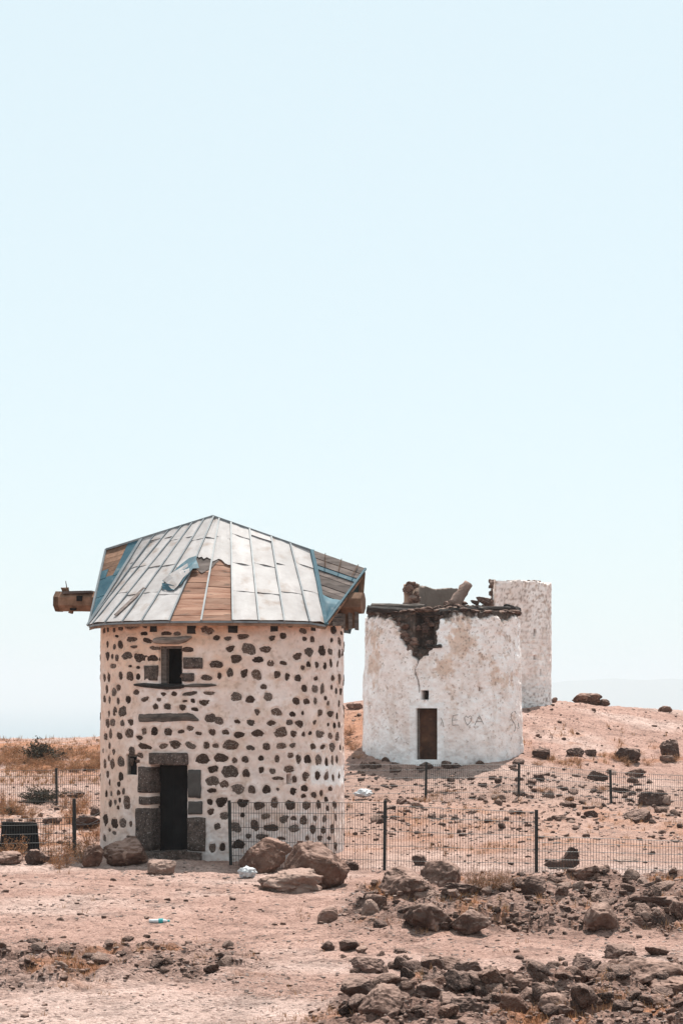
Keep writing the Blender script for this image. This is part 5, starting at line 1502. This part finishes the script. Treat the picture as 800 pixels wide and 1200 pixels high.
for k in range(64):
    x = random.uniform(-40, 125); y = random.uniform(882, 907)
    shrub(x, y, random.uniform(14, 28), random.uniform(8, 16), 'dry', 'orange dried-out shrub on the slope below the left skyline', group='dry shrubs on the left slope', k=k)
for k, (x, y, w, h) in enumerate([(22, 1008, 34, 30), (62, 1012, 26, 36), (78, 1016, 30, 38), (96, 1010, 26, 30), (104, 996, 30, 26), (50, 990, 26, 22), (114, 985, 22, 24), (85, 1002, 26, 26), (8, 1005, 24, 24), (68, 1018, 22, 22)]):
    shrub(x, y, w, h, 'dry', 'rust-coloured dry shrub around the left fence post', group='dry shrubs at the left fence', k=k)
for k in range(16):
    shrub(random.uniform(-20, 118), random.uniform(945, 982), random.uniform(18, 32), random.uniform(14, 26), 'dry', 'orange dry shrub in the field left of the capped mill', group='dry shrubs in the left field', k=k)
for k, (x, y, w, h) in enumerate([(553, 1048, 16, 30), (563, 1050, 18, 34), (574, 1049, 18, 26), (584, 1048, 16, 22), (596, 1047, 14, 24), (521, 1003, 9, 12), (546, 1046, 12, 20), (558, 1046, 20, 28), (569, 1047, 20, 24), (580, 1046, 20, 26), (590, 1046, 18, 20), (604, 1046, 14, 16)]):
    shrub(x, y, w, h, 'tall', 'thin dry weed with upright stalks along the near fence', 'dry_weed', 'dry weeds along the near fence', k)
shrub(387, 1040, 17, 15, 'dry', 'small rust-coloured plant in front of the sloping boulder', k=2)
for k, (x, y, w, h) in enumerate([(410, 860, 18, 12), (414, 880, 20, 14), (408, 872, 16, 10), (420, 890, 14, 9)]):
    shrub(x, y, w, h, 'dry', 'low orange shrub on the slope between the two near mills', group='dry shrubs between the mills', k=k)
for k in range(14):
    shrub(random.uniform(630, 810), random.uniform(884, 900), random.uniform(10, 20), random.uniform(5, 10), 'dry', 'low dry plant on the hillside right of the whitewashed ruin', group='dry plants on the right hillside', k=k)
for k in range(10):
    shrub(random.uniform(430, 720), random.uniform(925, 940), random.uniform(10, 22), random.uniform(5, 9), 'dry', 'low dry tuft along the foot of the far fence', group='dry tufts at the far fence', k=k)

def grass():
    n = 26000
    px = rng.uniform(-100, 900, n); py = rng.uniform(850, 1205, n)
    ok, X, D = Gmany(px, py)
    nn = fbm(X * .8, D * .8, 2.0, 4); rm = rub_mask(X, D); pxx = px
    w = np.where(D < 34, sstep(.1, .5, nn) * np.clip(rm * 1.3 + .04, 0, 1), .0)
    w = np.maximum(w, (D > 56) * (pxx < 200) * .8); w = np.maximum(w, (D > 37) * (D < 50) * sstep(.05, .5, nn) * np.where(pxx < 200, .9, .35))
    w = np.maximum(w, (D > 54) * (D < 62) * (pxx > 600) * sstep(.1, .5, nn) * .5)
    keep = ok & (rng.random(n) < w) & (np.hypot(X - C1[0], D - C1[1]) > R1 + .05) & (np.hypot(X - C2[0], D - C2[1]) > 2.55)
    X, D = X[keep], D[keep]; H = ground_h(X, D); m = len(X)
    V = []; nb = 4
    for b in range(nb):
        g = rng.uniform(0, 6.28, m); hgt = rng.uniform(.04, .13, m) * np.clip(D / 30, .6, 1.8); wd = .0035 * np.clip(D / 20, 1, 3)
        bx = X + rng.normal(size=m) * .03; by = D + rng.normal(size=m) * .03; lean = rng.uniform(.1, .8, m) * hgt
        V.append(np.stack([np.stack([bx - wd, by, H - .01], -1), np.stack([bx + wd, by, H - .01], -1), np.stack([bx + lean * np.cos(g), by + lean * np.sin(g), H + hgt], -1)], 1))
    V = np.concatenate(V).reshape(-1, 3); f = np.arange(len(V)).reshape(-1, 3)
    o = link('dry_grass', mesh_np('dry_grass', V, f), M['grass']); tag(o, 'sparse dry orange grass between the stones', 'grass', None, 'stuff')
grass()

# ------------------------------------------------------------------ board and litter
g0 = W(22, 1000, 36.9); zb = gz(g0[0], 36.9)
bt = thing('black_board', (g0[0], 36.9, zb), 'black tapering board leaning behind the wire fence left of the mill', 'board')
lean = .16
V = []
for t in (0, .04):
    for x, z in ((-.41, -.05), (.45, -.05), (.36, .60), (-.355, .615)):
        V.append((g0[0] + x, 36.9 + t + lean * z, zb + z))
mk('panel', V, [[0, 1, 2, 3], [4, 7, 6, 5], [0, 4, 5, 1], [1, 5, 6, 2], [2, 6, 7, 3], [3, 7, 4, 0]], M['black_paint'], bt)
MB().box_beam((g0[0] - .36, 36.9 + lean * .61 - .01, zb + .615), (g0[0] + .365, 36.9 + lean * .60 - .01, zb + .60), .05, .03).build('top_rail', M['post'], bt)
MB().box_beam((g0[0] - .2, 37.0, zb + .45), (g0[0] - .2, 37.35, zb - .05), .04, .04, (1, 0, 0)).build('prop', M['post'], bt)
MB().box_beam((g0[0] + .2, 37.0, zb + .45), (g0[0] + .2, 37.35, zb - .05), .04, .04, (1, 0, 0)).build('prop', M['post'], bt)

def bag(px, py, w, h, label, seed):
    g = G(px, py); s = g[1] / F
    V, f = ICO[4]; r = np.random.default_rng(seed); o = r.uniform(-9, 9, 3)
    P = V * (1 + .5 * fbm(V[:, 0] * 1.5 + o[0], V[:, 1] * 1.5, V[:, 2] * 1.5, 2) + .30 * ridged(V[:, 0] * 3.4 + o[0], V[:, 1] * 3.4, V[:, 2] * 3.4, 3))[:, None]
    lo, hi = P.min(0), P.max(0); P = (P - (lo + hi) / 2) / (hi - lo) * [w * s, w * s * .7, h * s]; P[:, 2] = np.maximum(P[:, 2] + h * s * .42, -.01)
    ob = link('plastic_bag', mesh_np('plastic_bag', P, f, False), M['plastic_white']); ob.location = (g[0], g[1], gz(g[0], g[1]))
    return tag(ob, label, 'plastic bag')
bag(290, 1030, 24, 15, 'crumpled white plastic bag against the big square boulder', 5)
bag(425, 938, 24, 11, 'torn white bag lying in the field by the far fence', 8)
# bottle lying on the track
g = G(187, 1083); zb = gz(g[0], g[1]); k = g[1] / F
bo = thing('plastic_bottle', (g[0], g[1], zb + .035), 'crushed clear plastic bottle with a teal label lying on the track', 'bottle')
p = lambda t: np.array([g[0] + t, g[1] - .02 * t, zb + .035 + .02 * t])
b_ = MB()
prof = [(-.15, .03), (-.145, .036), (-.10, .034), (-.06, .037), (.02, .036), (.07, .034), (.105, .018), (.125, .014)]
V = []; f = []; n = 12
for t, r in prof:
    c = p(t)
    for i in range(n):
        a = 2 * math.pi * i / n; V.append((c[0], c[1] + math.cos(a) * r, c[2] + math.sin(a) * r * .85))
for q in range(len(prof) - 1):
    for i in range(n): f.append([q * n + i, q * n + (i + 1) % n, (q + 1) * n + (i + 1) % n, (q + 1) * n + i])
f += [list(range(n))[::-1], [(len(prof) - 1) * n + i for i in range(n)]]
mk('body', V, f, M['plastic_white'], bo, True)
MB().prism(p(-.01), p(.055), .0385, .0385, 12).build('label_band', M['teal'], bo)
MB().prism(p(.12), p(.15), .017, .017, 10).build('cap', M['teal'], bo)
print('loose stones', tot, 'objects', len(bpy.data.objects))
